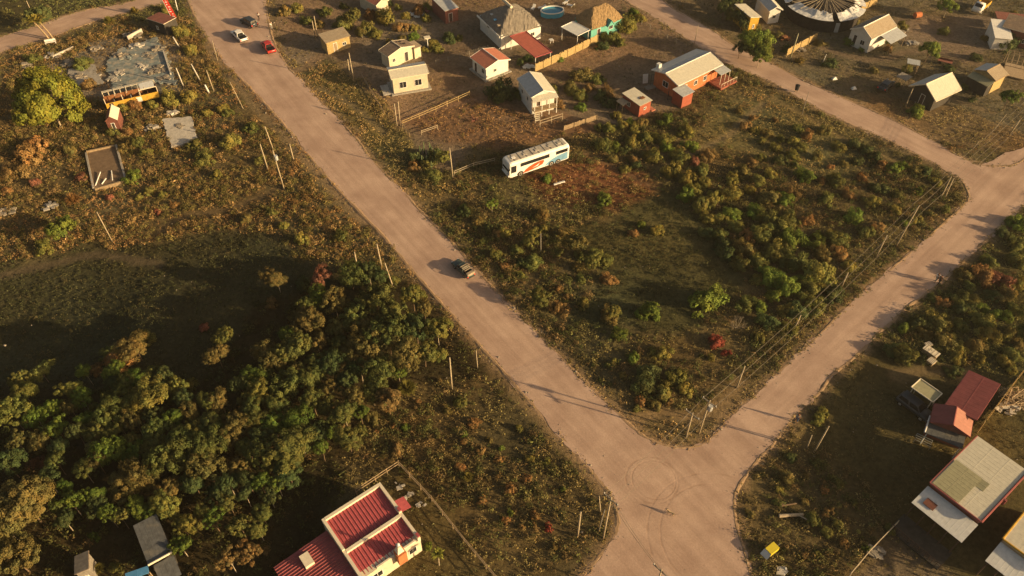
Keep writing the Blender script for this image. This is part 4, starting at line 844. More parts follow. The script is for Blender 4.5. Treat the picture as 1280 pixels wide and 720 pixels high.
# 9 small red shed
F = house('red_shed', 'small dark red shed with a rust-patched pale roof in front of the long orange house', 'shed', (800,132.5),(815.6,125),(779,117), 2.4, .25, 'mono', 'red_wall', 'cream_roof', .15, 'tan_roof', [('L',.62,.8,.8,.9),('F',.5,1.0,.6,.5)], mono='K')
mb = MB(); mb.box((F.L*.62, F.W*.3, 2.62),(.9,.7,.05)); mb.build('rust_patch', 'rust', F.roof); mb = MB(); mb.sheet((-1.5,F.W*.55,1.7),(-.1,F.W*.55,1.9),(-.1,F.W*.95,1.95),(-1.5,F.W*.95,1.75)); mb.build('lean_to_roof', 'tan_roof', F.T)
for y in (F.W*.6, F.W*.9):
    mb = MB(); mb.tube((-1.4,y,-.1),(-1.4,y,1.68),.05,.05,5); mb.build('post', 'old_wood', F.T)
mb = MB(); mb.box((F.L+.5,.5,.1),(.9,1.4,.2)); mb.build('step', 'coral_roof', F.T)
# bottom red-roofed house
defm('wing_roof_shaded', (.25,.07,.075), var=.2, scale=1.2, rough=.5, stain=(.19,.07,.06), sscale=1.5)  # the house's red roof darkened for the shadow over the wing
ZE = 3.0
_a = at(405.5,651.4,ZE)+at(522.3,671.4,ZE)-at(476.3,602,ZE); print('ANG', math.degrees((at(405.5,651.4,ZE)-_a).angle(at(522.3,671.4,ZE)-_a)))
_d, _b, _c = at(405.5,651.4,ZE), at(522.3,671.4,ZE), at(476.3,602,ZE); _u = (_c-_d).normalized(); _v = (_d-_a).normalized(); _u = (_u+Vector((_v.y,-_v.x,0))).normalized(); _v = Vector((-_u.y,_u.x,0)); _m = (_d+_b)/2; _L, _W = (_c-_d).length, (_d-_a).length
_p = [_m+_u*(i*_L/2)+_v*(j*_W/2) for i, j in ((-1,-1),(1,-1),(-1,1))]
F = frame(*[proj(q.x,q.y,ZE) for q in _p], ZE); L, W = F.L, F.W
T = thing('red_roofed_house', 'cream parapet house with two ribbed red roof sections and a chimney, bottom of the picture', 'house', F.o, F.ang); F.T = T
mid = (at(429,689.6,ZE)-F.o).dot(F.v)
mb = MB(); mb.box((L/2, W/2, ZE/2-.4),(L-.06, W-.06, ZE-.1)); mb.build('wall', 'cream_wall', T)
for (ya, yb, dz) in ((0, mid, 0), (mid, W, .25)):
    mb = MB(); z = ZE-.5+dz; mb.sheet((.28,ya+.28,z),(L-.28,ya+.28,z),(L-.28,yb-.2,z+.3),(.28,yb-.2,z+.3), .07, .40, .07, .10); r_ = mb.build('roof', 'red_roof', T)
    pp = MB(); t = .32; zt = ZE+dz
    pp.box((t/2,(ya+yb)/2,zt-.35),(t, yb-ya-.02,.9)); pp.box((L-t/2,(ya+yb)/2,zt-.35),(t,yb-ya-.02,.9)); pp.box((L/2,yb-t/2-.02,zt-.33),(L-2*t-.01,t+.04,.9)); pp.build('parapet', 'cream_paint', T)
    bx = MB(); bx.box((L-.1,ya+.35,zt+.14),(.3,.5,.12)); bx.build('coping_tile', 'red_roof', T)
mb = MB(); mb.box((L*.80,.16,ZE-.45),(L*.24,.2,.55)); mb.box((L*.42,.16,ZE-.5),(L*.3,.2,.4)); mb.build('front_parapet', 'cream_paint', T)
mb = MB(); mb.box((L*.64,-.18,ZE-.55),(1.0,1.0,1.9)); ch = mb.build('chimney', 'orange_wall', T)
cx, cy = L*.64, -.05; mb = MB(); mb.hexa([(cx-.4,cy-.4,ZE+.42),(cx+.4,cy-.4,ZE+.42),(cx+.4,cy+.4,ZE+.42),(cx-.4,cy+.4,ZE+.42)],[(cx-.14,cy-.14,ZE+1.2),(cx+.14,cy-.14,ZE+1.2),(cx+.14,cy+.14,ZE+1.2),(cx-.14,cy+.14,ZE+1.2)]); mb.build('flue', 'cream_paint', ch)
mb = MB(); mb.tube((cx,cy,ZE+1.2),(cx,cy,ZE+1.75),.09); mb.tube((cx,cy,ZE+1.7),(cx,cy,ZE+1.95),.24,.03,8); mb.build('cowl', 'zinc_roof', ch)
F.wx, F.wy, F.wl, F.ww = .03,.03,L-.06,W-.06
for w_ in (('F',.25,.8,1.3,1.1),('F',.85,.8,1.0,1.0),('R',.3,.8,1.2,1.0),('R',.8,.9,.8,.8)): opening(F, T, *w_)
mb = MB(); yy = W*.52; mb.sheet((L+1.4,yy-.1,2.0),(L+1.4,yy+1.5,2.0),(L,yy+1.5,2.3),(L,yy-.1,2.3)); mb.build('door_canopy', 'red_roof', T); opening(F, T, 'R', .58, .0, .9, 2.0, 'frame_dark')
# its lower side wing
yw0, yw1 = mid-2.0, W*.86
mb = MB(); mb.box((-3.1,(yw0-3+yw1)/2,.8),(6.0,yw1-yw0+3,1.9)); mb.build('side_wing_wall', 'cream_wall', T)
mb = MB(); mb.sheet((-6.4,yw0-4,1.85),(-6.4,yw1+.2,1.85),(-.05,yw1+.2,2.35),(-.05,yw0-4,2.35), .07, .34, .06, .09); mb.build('side_wing_roof', 'wing_roof_shaded', T)
mb = MB(); a = at(384,701,2.2)-F.o; ax, ay = a.dot(F.u), a.dot(F.v); mb.box((ax,ay,2.25),(1.0,1.5,.7)); mb.m = 0; mb.build('roof_box', 'cream_paint', T)
BLOCKS.append([(365,700),(410,665),(480,605),(530,680),(480,740),(380,740)])
# right: maroon house
F = house('maroon_house', 'long house with a plain maroon roof behind the yellow plank fence at the right', 'house', (1181,506),(1219,528),(1217.5,466), 3.0, .5, 'mono', 'dark_wall', 'maroon_roof', .2, 'maroon_roof', [('R',.5,1.0,.9,.9),('L',.6,1.0,.9,.9)], mono='R', rib=.6)
F = house('maroon_annex', 'gabled annex with one maroon and one pinkish sunlit slope, touching the plain maroon roof', 'house', (1163,527),(1213,546),(1169,505), 2.9, .9, 'y', 'plaster_red', 'maroon_sunlit', .2, 'maroon_roof', [('F',.3,1.0,.9,.9)], rm_shade='maroon_roof')
F = canopy('grey_lean_to', 'dark blue-grey flat roof with a white gutter below the maroon annex', 'shed', (1157,541),(1203,561),(1167,522), 2.4, 'grey_roof', rib=.6)
mb = MB(); mb.tube((-.1,0,2.45),(-.1,F.W,2.45),.1,.1,6); mb.build('gutter', 'gutter', F.T)
F = canopy('frame_canopy', 'small olive translucent canopy in a pale frame beside the maroon house', 'canopy', (1139,484),(1166,503),(1150,473), 2.5, 'olive_roof', frame_m='cream_paint', post='cream_paint')
# big cream roof
ZE = 4.0
F = frame((1162.5,604),(1225.6,653),(1217.5,543), ZE); L, W = F.L, F.W; T = thing('big_roof_building', 'large building with a cream and olive patched roof, red roof trim and grey lean-to', 'building', F.o, F.ang); F.T = T
mb = MB(); mb.box((L/2,W/2,ZE/2-.15),(L-.3,W-.3,ZE-.1)); mb.build('wall', 'plaster_red', T)
mb = MB(); mb.sheet((0,0,ZE),(0,W,ZE+.15),(L,W,ZE+.25),(L,0,ZE+.1), .07, .5); r_ = mb.build('roof', 'cream_roof', T)
for (xa, xb, ya, yb) in ((.15,L*.55,.15,W*.50),(L*.55,L*.70,W*.36,W*.50)):
    mb = MB(); mb.sheet((xa,ya,ZE+.12),(xa,yb,ZE+.2),(xb,yb,ZE+.26),(xb,ya,ZE+.18), .04, .5); mb.build('roof_patch', 'olive_roof', r_)
mb = MB(); mb.tube((0,-.05,ZE+.05),(L,-.05,ZE+.15),.13,.13,6); mb.tube((L+.05,0,ZE+.12),(L+.05,W,ZE+.25),.13,.13,6); mb.tube((-.05,0,ZE+.02),(-.05,W,ZE+.12),.08,.08,6); mb.build('roof_trim', 'maroon_roof', r_)
d = (at(1141,627.5,3.4)-F.o).dot(F.v)
mb = MB(); mb.sheet((0,d,3.2),(L,d,3.2),(L,-.12,3.6),(0,-.12,3.6), .06, .5); lt = mb.build('lean_to_roof', 'pale_zinc', T)
mb = MB(); mb.hexa([(.8,d*.75,3.36),(2.0,d*.75,3.36),(2.0,d*.45,3.47),(.8,d*.45,3.47)],[(.8,d*.75,3.42),(2.0,d*.75,3.42),(2.0,d*.45,3.53),(.8,d*.45,3.53)]); mb.build('skylight', 'rust_red', lt)
for k in range(5):
    mb = MB(); x = .3+(L-.6)*k/4; mb.tube((x,d+.25,-.1),(x,d+.25,3.1),.08,.08,6); mb.build('post', 'frame_dark', T)
mb = MB(); mb.box((L/2,d-1.0,.05),(L,2.9,.25)); mb.build('veranda_floor', 'dark_wall', T)
mb = MB(); mb.tube((0,d-2.3,1.05),(L,d-2.3,1.05),.05); mb.tube((0,d-2.3,.6),(L,d-2.3,.6),.03); [mb.tube((L*k/14,d-2.3,.1),(L*k/14,d-2.3,1.05),.035) for k in range(15)]; mb.build('railing', 'frame_dark', T)
F.wx, F.wy, F.wl, F.ww = .15,.15,L-.3,W-.3
for w_ in (('F',.25,.1,1.0,2.1,'frame_dark'),('F',.6,1.0,1.2,1.1),('R',.4,1.2,1.0,1.0)): opening(F, T, *w_)
mb = MB(); mb.tube((L+.3,W*.45,3.4),(L+.3,W*.45,4.3),.16,.16,8); mb.build('vent_pipe', 'maroon_roof', T)
BLOCKS.append([(1120,650),(1165,600),(1215,540),(1290,585),(1290,730),(1200,720)])
# paved court
def flat(name, pts, m, z=.03, th=.1, kind='structure', rag=.0):
    P = [g(a, b) for a, b in pts]; mb = MB()
    if rag:
        Q = []; rr = random.Random(5)
        for a, b in zip(P, P[1:]+P[:1]):
            k = max(1, int((b-a).length/.6))
            for i in range(k): q = a.lerp(b, i/k); Q.append(q+Vector((rr.uniform(-rag,rag), rr.uniform(-rag,rag), 0)))
        P = Q; mb.prism([(p.x, p.y) for p in P], z-th, z); o = mb.build(name, m); tag(o, kind=kind); return o
flat('paved_court', [(1119,652),(1135,640),(1206,690),(1226,668),(1258,700),(1248,745),(1215,735),(1190,718)], 'dark_paving')
# second cream roof at the corner
ZE = 4.0
F = frame((1254,674),(1316,720),(1304,618), ZE); L, W = F.L, F.W; T = thing('corner_building', 'yellow-edged cream roofed building with a grey lean-to, cut by the bottom right corner', 'building', F.o, F.ang); F.T = T
mb = MB(); mb.box((L/2,W/2,ZE/2-.15),(L-.3,W-.3,ZE-.1)); mb.build('wall', 'cream_wall', T); mb = MB(); mb.sheet((0,0,ZE),(0,W,ZE+.15),(L,W,ZE+.25),(L,0,ZE+.1)); r_ = mb.build('roof', 'cream_roof', T)
mb = MB(); mb.tube((0,-.05,ZE+.05),(L,-.05,ZE+.15),.12,.12,6); mb.tube((-.05,0,ZE+.02),(-.05,W,ZE+.12),.12,.12,6); mb.build('roof_trim', 'mustard', r_)
d = (at(1233,700,3.4)-F.o).dot(F.v); mb = MB(); mb.sheet((0,d,3.2),(L,d,3.2),(L,-.12,3.6),(0,-.12,3.6)); mb.build('lean_to_roof', 'pale_zinc', T)
for k in range(3):
    mb = MB(); x = .3+(L-.6)*k/4; mb.tube((x,d+.25,-.1),(x,d+.25,3.1),.08,.08,6); mb.build('post', 'frame_dark', T)
# top right
F = house('white_cottage', 'white cottage with a tan tiled roof and two dark openings on its shaded gable', 'house', (1063,36),(1090,49),(1091,19), 3.0, 1.5, 'y', 'white_wall', 'tan_roof', .2, 'white_paint', [('F',.28,.3,.8,2.0,'dark_wall'),('F',.66,.9,1.0,1.0)], rm_shade='slate_roof')
mb = MB(); mb.sheet((F.L+2.6,F.W*.35,2.2),(F.L+2.6,F.W,2.2),(F.L-.1,F.W,2.9),(F.L-.1,F.W*.35,2.9)); mb.build('lean_to_roof', 'zinc_roof', F.T)
for y in (F.W*.4, F.W*.95):
    mb = MB(); mb.tube((F.L+2.4,y,-.1),(F.L+2.4,y,2.15),.06,.06,6); mb.build('post', 'old_wood', F.T)
F = house('dark_hut', 'dark-walled hut with a steep cream roof shaded grey overhanging its open gable', 'hut', (1136,107),(1170,126.5),(1160,88.5), 2.6, 1.9, 'y', 'dark_wall', 'cream_roof', .7, 'cream_paint', [('F',.5,.1,.9,2.0,'frame_dark')], rm_shade='zinc_roof')
F = house('grey_hut', 'small hut with zinc roof and lower porch roof below the bare timber frame', 'hut', (1217,87),(1245,101),(1230,77), 2.8, .9, 'y', 'yellow_wood', 'tan_roof', .3, 'old_wood', [('L',.5,.8,.7,.8)], rm_shade='zinc_roof')
mb = MB(); mb.sheet((.1,-1.7,2.1),(F.L-.1,-1.7,2.1),(F.L-.1,.15,2.5),(.1,.15,2.5)); mb.build('porch_roof', 'olive_roof', F.T); mb = MB(); mb.box((F.L/2,-.9,.9),(F.L-.5,1.5,2.0)); mb.build('porch_wall', 'dark_wall', F.T)
F = house('yellow_hut', 'narrow yellow hut with a tilted white roof among the trees by the upper road', 'hut', (938,24),(952,21),(929,5), 3.2, .4, 'mono', 'mustard', 'cream_roof', .25, 'white_paint', [('F',.5,.8,.5,.9)], mono='L')
F = house('pale_hut', 'hut with a small white gabled roof beside the burnt round hall', 'hut', (962,14),(979,12),(955,-6), 2.8, .8, 'y', 'white_wall', 'cream_roof', .3, 'white_paint', [('F',.5,.9,.8,.8)], rm_shade='zinc_roof')
F = house('white_sloped_house', 'house with a white painted slope and brown roof at the upper right edge', 'house', (1244,47),(1266,49),(1253,30), 2.4, .9, 'mono', 'white_wall', 'white_paint', .15, 'white_paint', [('F',.5,.6,.8,.8)], mono='K')
F = house('brown_roof_house', 'long brown-roofed house behind the white sloped one at the upper right edge', 'house', (1253,33),(1300,46),(1264,20), 3.2, .5, 'mono', 'plaster_red', 'brown_roof', .3, 'cream_paint', [('F',.7,.9,.8,.8)], mono='K')
F = canopy('maroon_lean_to', 'long low maroon roof at the top right behind the brown roof', 'shed', (1247,24),(1300,30),(1255,15), 2.4, 'plaster_red', rib=.6, post='old_wood')
F = house('plank_shed', 'small plank shed with a brown board roof near the main road', 'shed', (407,54),(438,44.5),(400,44), 2.5, .35, 'mono', 'yellow_wood', 'tan_roof', .2, 'old_wood', [('F',.35,.0,.8,1.9,'old_wood'),('F',.75,.8,.8,.7)], mono='K', rib=.25)
F = house('grey_shack', 'shack with a rusty flat zinc roof next to heaps of scrap panels at the top', 'shack', (556,14),(573.5,9),(547,-4), 2.8, .3, 'mono', 'plaster_red', 'zinc_roof', .15, 'grey_wood', [('F',.4,.1,.9,1.9,'frame_dark')], mono='K')
F = house('orange_cabin', 'sunlit orange and cream cabin cut by the top edge above the shrub row', 'cabin', (470,7),(486,0),(458,-10), 2.4, .8, 'y', 'cream_wall', 'coral_roof', .2, 'cream_paint', [('F',.5,.6,.6,.8)])
F = house('ruin_hut', 'small roofed hut with dark red walls and one pale slope below the bus wreck', 'hut', (131,152),(147,150),(118,139), 2.2, .9, 'y', 'rust_red', 'cream_paint', .1, None, [('F',.5,.2,.6,1.5,'dark_wall')], rm_shade='plaster_red')
F = house('purple_shed', 'brown-purple roofed shed with a pale eave at the end of the lane', 'shed', (183,23),(205,32),(184,9), 2.2, .35, 'mono', 'dark_wall', 'plaster_red', .1, 'cream_paint', [('F',.5,.5,.6,.8)], mono='R')
F = house('dark_shed', 'dark grey corrugated shed half hidden in the wood, pale pipe along its edge', 'shed', (185,706),(215,690),(163,661), 2.8, .3, 'mono', 'dark_wall', 'grey_roof', .15, None, [('L',.5,.8,.8,.8)], mono='K')
mb = MB(); mb.tube((0,-.1,2.9),(F.L,-.1,2.95),.13,.13,6); mb.build('pipe', 'cream_paint', F.T)
mb = MB(); mb.sheet((.4,-2.6,2.3),(F.L,-2.6,2.3),(F.L,-.25,2.6),(.4,-.25,2.6)); mb.build('lower_roof', 'grey_roof', F.T)
F = canopy('blue_tarp_roof', 'bright blue tarpaulin roof at the bottom edge against the dark grey shed', 'canopy', (157,726),(186,716),(150,719), 2.3, 'tarp_blue', post='old_wood', rib=3)
F = house('grey_cabin', 'tiny weathered grey cabin between the trees at the bottom left', 'hut', (93,718),(112,712),(88,697), 2.3, .3, 'mono', 'grey_wood', 'slate_roof', .1, 'brown_roof', [('F',.5,.6,.5,.7)], mono='R')
F = canopy('shade_roof', 'small square grey roof on posts above the dark A-frame hut', 'canopy', (1134,79),(1150,82),(1139,73.5), 2.2, 'zinc_roof', post='old_wood')
F = canopy('board_shelter', 'low board shelter between the dark car and the dark A-frame hut', 'shelter', (1120,95),(1133,101),(1126,89), 1.9, 'grey_wood', post='old_wood')
# bare frame of an unfinished roof
F = frame((1257,80),(1290,88),(1266,62), 2.6); T = thing('bare_roof_frame', 'unfinished hut of bare timber rafters at the right edge above the small grey-roofed hut', 'frame', F.o, F.ang); L, W = F.L, F.W
mb = MB()
for k in range(6):
    x = L*k/5; mb.tube((x,0,2.4),(x,W/2,3.4),.06,.06,5); mb.tube((x,W,2.4),(x,W/2,3.4),.06,.06,5)
for y, z in ((0,2.4),(W,2.4),(W/2,3.4),(W*.25,2.9)): mb.tube((0,y,z),(L,y,z),.06,.06,5)
mb.build('rafters', 'old_wood', T)
for x, y in ((0,0),(L,0),(L,W),(0,W)):
    mb = MB(); mb.tube((x,y,-.1),(x,y,2.4),.08,.08,5); mb.build('post', 'old_wood', T)
mb = MB(); mb.box((L*.5,W*.5,.1),(L*.8,W*.8,.2)); mb.build('floor', 'firewood', T)
# burnt round hall with torn white sheeting
c0 = at(1031,2,2.8); T = thing('round_hall', 'big round hall with torn white roof sheets over radiating poles and a dark collapsed centre', 'hall', (c0.x, c0.y, 0))
mb = MB(); n = 40; Rr = 7.4
for i in range(n):
    a, b = 2*math.pi*i/n, 2*math.pi*(i+1)/n
    mb.hexa([(Rr*math.cos(a),Rr*math.sin(a),-.1),(Rr*math.cos(b),Rr*math.sin(b),-.1),((Rr-.3)*math.cos(b),(Rr-.3)*math.sin(b),-.1),((Rr-.3)*math.cos(a),(Rr-.3)*math.sin(a),-.1)],[(Rr*math.cos(a),Rr*math.sin(a),2.5),(Rr*math.cos(b),Rr*math.sin(b),2.5),((Rr-.3)*math.cos(b),(Rr-.3)*math.sin(b),2.5),((Rr-.3)*math.cos(a),(Rr-.3)*math.sin(a),2.5)])
mb.build('wall', 'burnt', T)
def seg_sheet(a0, a1, r0, r1, z0, z1, mname, sag=.2):
    mb = MB(); k = 14; rr = random.Random(int(a0*100))
    ro = [Vector((r0*math.cos(a0+(a1-a0)*i/k), r0*math.sin(a0+(a1-a0)*i/k), z0+rr.uniform(-.05,.05))) for i in range(k+1)]
    ri = [Vector(((r1+rr.uniform(-.5,.7)+(1.6*abs(i/k-.5)))*math.cos(a0+(a1-a0)*i/k), (r1+rr.uniform(-.4,.6)+(1.6*abs(i/k-.5)))*math.sin(a0+(a1-a0)*i/k), z1+rr.uniform(-.2,.2))) for i in range(k+1)]
    for i in range(k):
        mi_ = [(ro[i]+ri[i])/2-Vector((0,0,sag)), (ro[i+1]+ri[i+1])/2-Vector((0,0,sag))]
        mb.slab((ro[i], ro[i+1], mi_[1], mi_[0]), .04); mb.slab((mi_[0], mi_[1], ri[i+1], ri[i]), .04)
    mb.build('roof_sheet', mname, T)
for a0, a1 in ((3.35,4.66),(4.82,5.9),(2.2,3.2),(6.0,6.9),(.8,2.0)): seg_sheet(a0, a1, 8.2, 5.3, 2.8, 3.5, 'tarp')
mb = MB()
for k in range(46):
    a = 2*math.pi*k/46+rnd.uniform(-.04,.04); r0 = rnd.uniform(5.6, 7.6); r1 = rnd.uniform(1.0, 2.6); z0 = 2.95+(8.2-r0)*.24; mb.tube((r0*math.cos(a), r0*math.sin(a), z0+.12), (r1*math.cos(a+.05), r1*math.sin(a+.05), 4.0+rnd.uniform(-.2,.3)), .05, .04, 4)
mb.build('roof_poles', 'pole_wood', T)
mb = MB(); k = 24
for i in range(k):
    a, b = 2*math.pi*i/k, 2*math.pi*(i+1)/k; mb.quad((6.6*math.cos(a),6.6*math.sin(a),2.6),(6.6*math.cos(b),6.6*math.sin(b),2.6),(0,0,3.7)); 
mb.build('inner_cone', 'burnt', T); opening
mb = MB(); mb.box((.9,-7.6,1.1),(.8,.15,2.0)); mb.build('door', 'zinc_roof', T)
BLOCKS.append([(975,-20),(985,22),(1030,40),(1075,20),(1085,-20)])
# ------------------------------------------------------------------ vehicles
def wheels(T, xs, ys, r, w_):
    for x in xs:
        for y in ys:
            mb = MB(); s = 1 if y > 0 else -1
            mb.tube((x, y-w_/2, r), (x, y+w_/2, r), r, r, 18); wh = MB(); wh.tube((x, y+s*w_/2, r), (x, y+s*(w_/2+.015), r), r*.62, r*.55, 14)
            t = MB(); hub = MB(); hub.tube((x, y-w_*.2, r), (x, y+w_*.2, r), r*.3, r*.3, 10); h = hub.build('wheel', 'dark_metal', T)
            mb.build('tyre', 'tyre', h, False); wh.build('rim', 'rim', h)
def loft(mb, st):    # stations: (x, [(y,z)...]) closed rings
    n = len(st[0][1]); k0 = len(mb.v)
    for x, ring in st:
        for y, z in ring: mb.v.append((x, y, z))
    for i in range(len(st)-1):
        for j in range(n):
            a = k0+i*n+j; b = k0+i*n+(j+1) % n; mb.f.append((a, b, b+n, a+n)); mb.mi.append(mb.m)
    mb.f.append(tuple(k0+j for j in range(n))[::-1]); mb.mi.append(mb.m); e = k0+(len(st)-1)*n; mb.f.append(tuple(e+j for j in range(n))); mb.mi.append(mb.m)
def ring(hw, z0, z1, top=.9): return [(-hw*.94,z0),(hw*.94,z0),(hw,z0+(z1-z0)*.35),(hw,z0+(z1-z0)*.7),(hw*top,z1),(-hw*top,z1),(-hw,z0+(z1-z0)*.7),(-hw,z0+(z1-z0)*.35)]
def car(name, label, cat, px, py, ang, paint, kind, group=None):
    """ang: heading (front) in the ground plane"""
    T = thing(name, label, cat, g(px, py)+Vector((0,0,.02)), ang, group); mb = MB(); hw = .88; T.scale = ((.8 if px > 500 and kind == 'pickup' else .95),)*3
    if kind == 'pickup': st = [(-2.55,.62,.95),(-2.5,.42,1.02),(-.75,.38,1.02),(1.0,.36,1.04),(1.3,.36,1.03),(2.2,.38,.92),(2.5,.42,.78),(2.58,.5,.66)]
    elif kind == 'suv': st = [(-2.25,.6,1.0),(-2.2,.42,1.08),(0,.38,1.06),(1.0,.36,1.04),(2.0,.38,.94),(2.25,.42,.8),(2.3,.5,.68)]
    else: st = [(-2.1,.55,.85),(-2.05,.4,.92),(-1.2,.36,.94),(1.0,.34,.93),(1.9,.36,.82),(2.1,.4,.7),(2.15,.48,.6)]
    loft(mb, [(x, ring(hw, z0, z1)) for x, z0, z1 in st]); mb.build('body', paint, T, True)
    if kind == 'pickup': cab = [(-.95,1.0),(-.80,1.62),(.55,1.64),(1.15,1.03)]
    elif kind == 'suv': cab = [(-2.15,1.05),(-1.95,1.68),(.45,1.70),(1.15,1.03)]
    else: cab = [(-1.6,.92),(-1.0,1.38),(.35,1.42),(1.05,.92)]
    (xa, za), (xb, zb), (xc, zc), (xd, zd) = cab; hb, ht = .82, .66
    mb = MB(); mb.hexa([(xa,-hb,za),(xd,-hb,zd),(xd,hb,zd),(xa,hb,za)], [(xb,-ht,zb),(xc,-ht,zc),(xc,ht,zc),(xb,ht,zb)]); mb.build('cabin', paint, T, bevel=.05)
    def pane(nm, q):
        q = [Vector(p) for p in q]; m_ = sum(q, Vector())/4; q = [m_+(p-m_)*.84 for p in q]; n = (q[1]-q[0]).cross(q[3]-q[0]).normalized(); c = Vector(((xb+xc)/2, 0, (za+zb)/2))
        if n.dot(m_-c) < 0: n = -n
        mb = MB(); mb.hexa([p-n*.02 for p in q], [p+n*.014 for p in q]); mb.build(nm, 'glass', T)
    pane('windscreen', [(xd,-hb,zd),(xd,hb,zd),(xc,ht,zc),(xc,-ht,zc)]); pane('rear_window', [(xa,-hb,za),(xa,hb,za),(xb,ht,zb),(xb,-ht,zb)])
    for s in (-1, 1):
        mid = (xa+xd)/2; midt = (xb+xc)/2
        pane('side_window', [(xa,s*hb,za),(mid,s*hb,(za+zd)/2),(midt,s*ht,(zb+zc)/2),(xb,s*ht,zb)]); pane('side_window', [(mid,s*hb,(za+zd)/2),(xd,s*hb,zd),(xc,s*ht,zc),(midt,s*ht,(zb+zc)/2)])
        mb = MB(); mb.box((st[-1][0]-.06, s*.62, .72), (.1,.34,.16)); mb.build('headlight', 'white_paint', T); mb = MB(); mb.box((st[0][0]+.02, s*.74, .82), (.06,.2,.26)); mb.build('tail_light', 'banner_red', T)
        mb = MB(); mb.box((1.0, s*.98, 1.1), (.12,.2,.14)); mb.build('mirror', paint, T)
    if kind == 'pickup':
        mb = MB(); mb.box((-1.72,0,1.035),(1.45,1.5,.05)); mb.build('cargo_bed', 'black', T)
        mb = MB(); mb.box((-1.72,.82,1.06),(1.6,.09,.1)); mb.box((-1.72,-.82,1.06),(1.6,.09,.1)); mb.box((-2.5,0,1.0),(.07,1.6,.18)); mb.build('bed_rail', paint, T)
    mb = MB(); mb.box((st[-1][0],0,.48),(.12,1.6,.16)); mb.box((st[0][0],0,.52),(.12,1.6,.14)); mb.build('bumper', 'dark_metal', T, bevel=.03)
    wheels(T, (-1.5, 1.5) if kind != 'car' else (-1.35,1.35), (-.8,.8), .36 if kind != 'car' else .31, .22)
    return T
def hd(a, b): p, q = at(*a), at(*b); return math.atan2(q.y-p.y, q.x-p.x)
up = hd((400,160),(335,75)); dn = up+math.pi
t = car('pickup_truck', 'white pickup truck heading up the dirt road with an empty dark bed', 'pickup', 300, 48, hd((308,54),(292,39)), 'car_white', 'pickup')
t = car('pickup_truck', 'red pickup truck at the right side of the road near the top', 'pickup', 336, 62, hd((341,69),(330,54)), 'car_red', 'pickup')
t = car('parked_car', 'dark car with a sunlit tail ahead of the white pickup', 'car', 312, 31, hd((319,34),(305,26)), 'car_dark', 'suv')
t = car('pickup_truck', 'dark green pickup with a slatted roof rack and pale cargo box on the main road', 'pickup', 579, 339, hd((589,348),(566,326)), 'car_green', 'pickup')
for k in range(4):
    mb = MB(); mb.box((-.35-.42*k,0,1.78),(.14,1.5,.06)); mb.build('rack_slat', 'tan_roof', t)
mb = MB(); mb.tube((.3,-.72,1.7),(-2.3,-.72,1.7),.03); mb.tube((.3,.72,1.7),(-2.3,.72,1.7),.03); [mb.tube((x,y,1.0),(x,y,1.7),.03) for x in (-2.3,-1.2) for y in (-.72,.72)]; mb.build('rack_frame', 'dark_metal', t)
mb = MB(); mb.box((-2.25,0,1.22),(.6,1.55,.5)); mb.build('cargo_box', 'tan_roof', t, bevel=.04)
car('parked_car', 'grey estate car parked in the shade below the olive canopy', 'car', 1141, 512, hd((1127,501),(1158,524)), 'car_grey', 'suv')
car('parked_car', 'black car parked nose to the board shelter by the dark A-frame hut', 'car', 1106, 110, hd((1099,118),(1114,104)), 'car_dark', 'car')
# small truck
T = thing('small_truck', 'small white truck with a yellow body parked in the bare yard at the top right', 'truck', g(1224,13)+Vector((0,0,.02)), hd((1228,9),(1216,19)))
mb = MB(); loft(mb, [(x, ring(.95,z0,z1,.86)) for x, z0, z1 in ((.6,.5,2.0),(.7,.45,2.1),(1.6,.45,2.1),(2.1,.45,1.5),(2.4,.5,1.1))]); mb.build('cab', 'car_white', T, True)
mb = MB(); mb.hexa([(1.65,-.75,2.04),(1.65,.75,2.04),(2.1,.75,1.53),(2.1,-.75,1.53)],[(1.68,-.75,2.1),(1.68,.75,2.1),(2.14,.75,1.58),(2.14,-.75,1.58)]); mb.build('windscreen', 'glass', T)
mb = MB(); mb.box((-1.1,0,.85),(3.2,2.0,.15)); mb.box((-1.1,.96,1.2),(3.2,.08,.6)); mb.box((-1.1,-.96,1.2),(3.2,.08,.6)); mb.box((-2.66,0,1.2),(.08,1.84,.6)); mb.box((.46,0,1.4),(.08,1.84,1.0)); mb.build('cargo_bed', 'mustard', T); wheels(T, (-1.8,1.6), (-.85,.85), .42, .25)

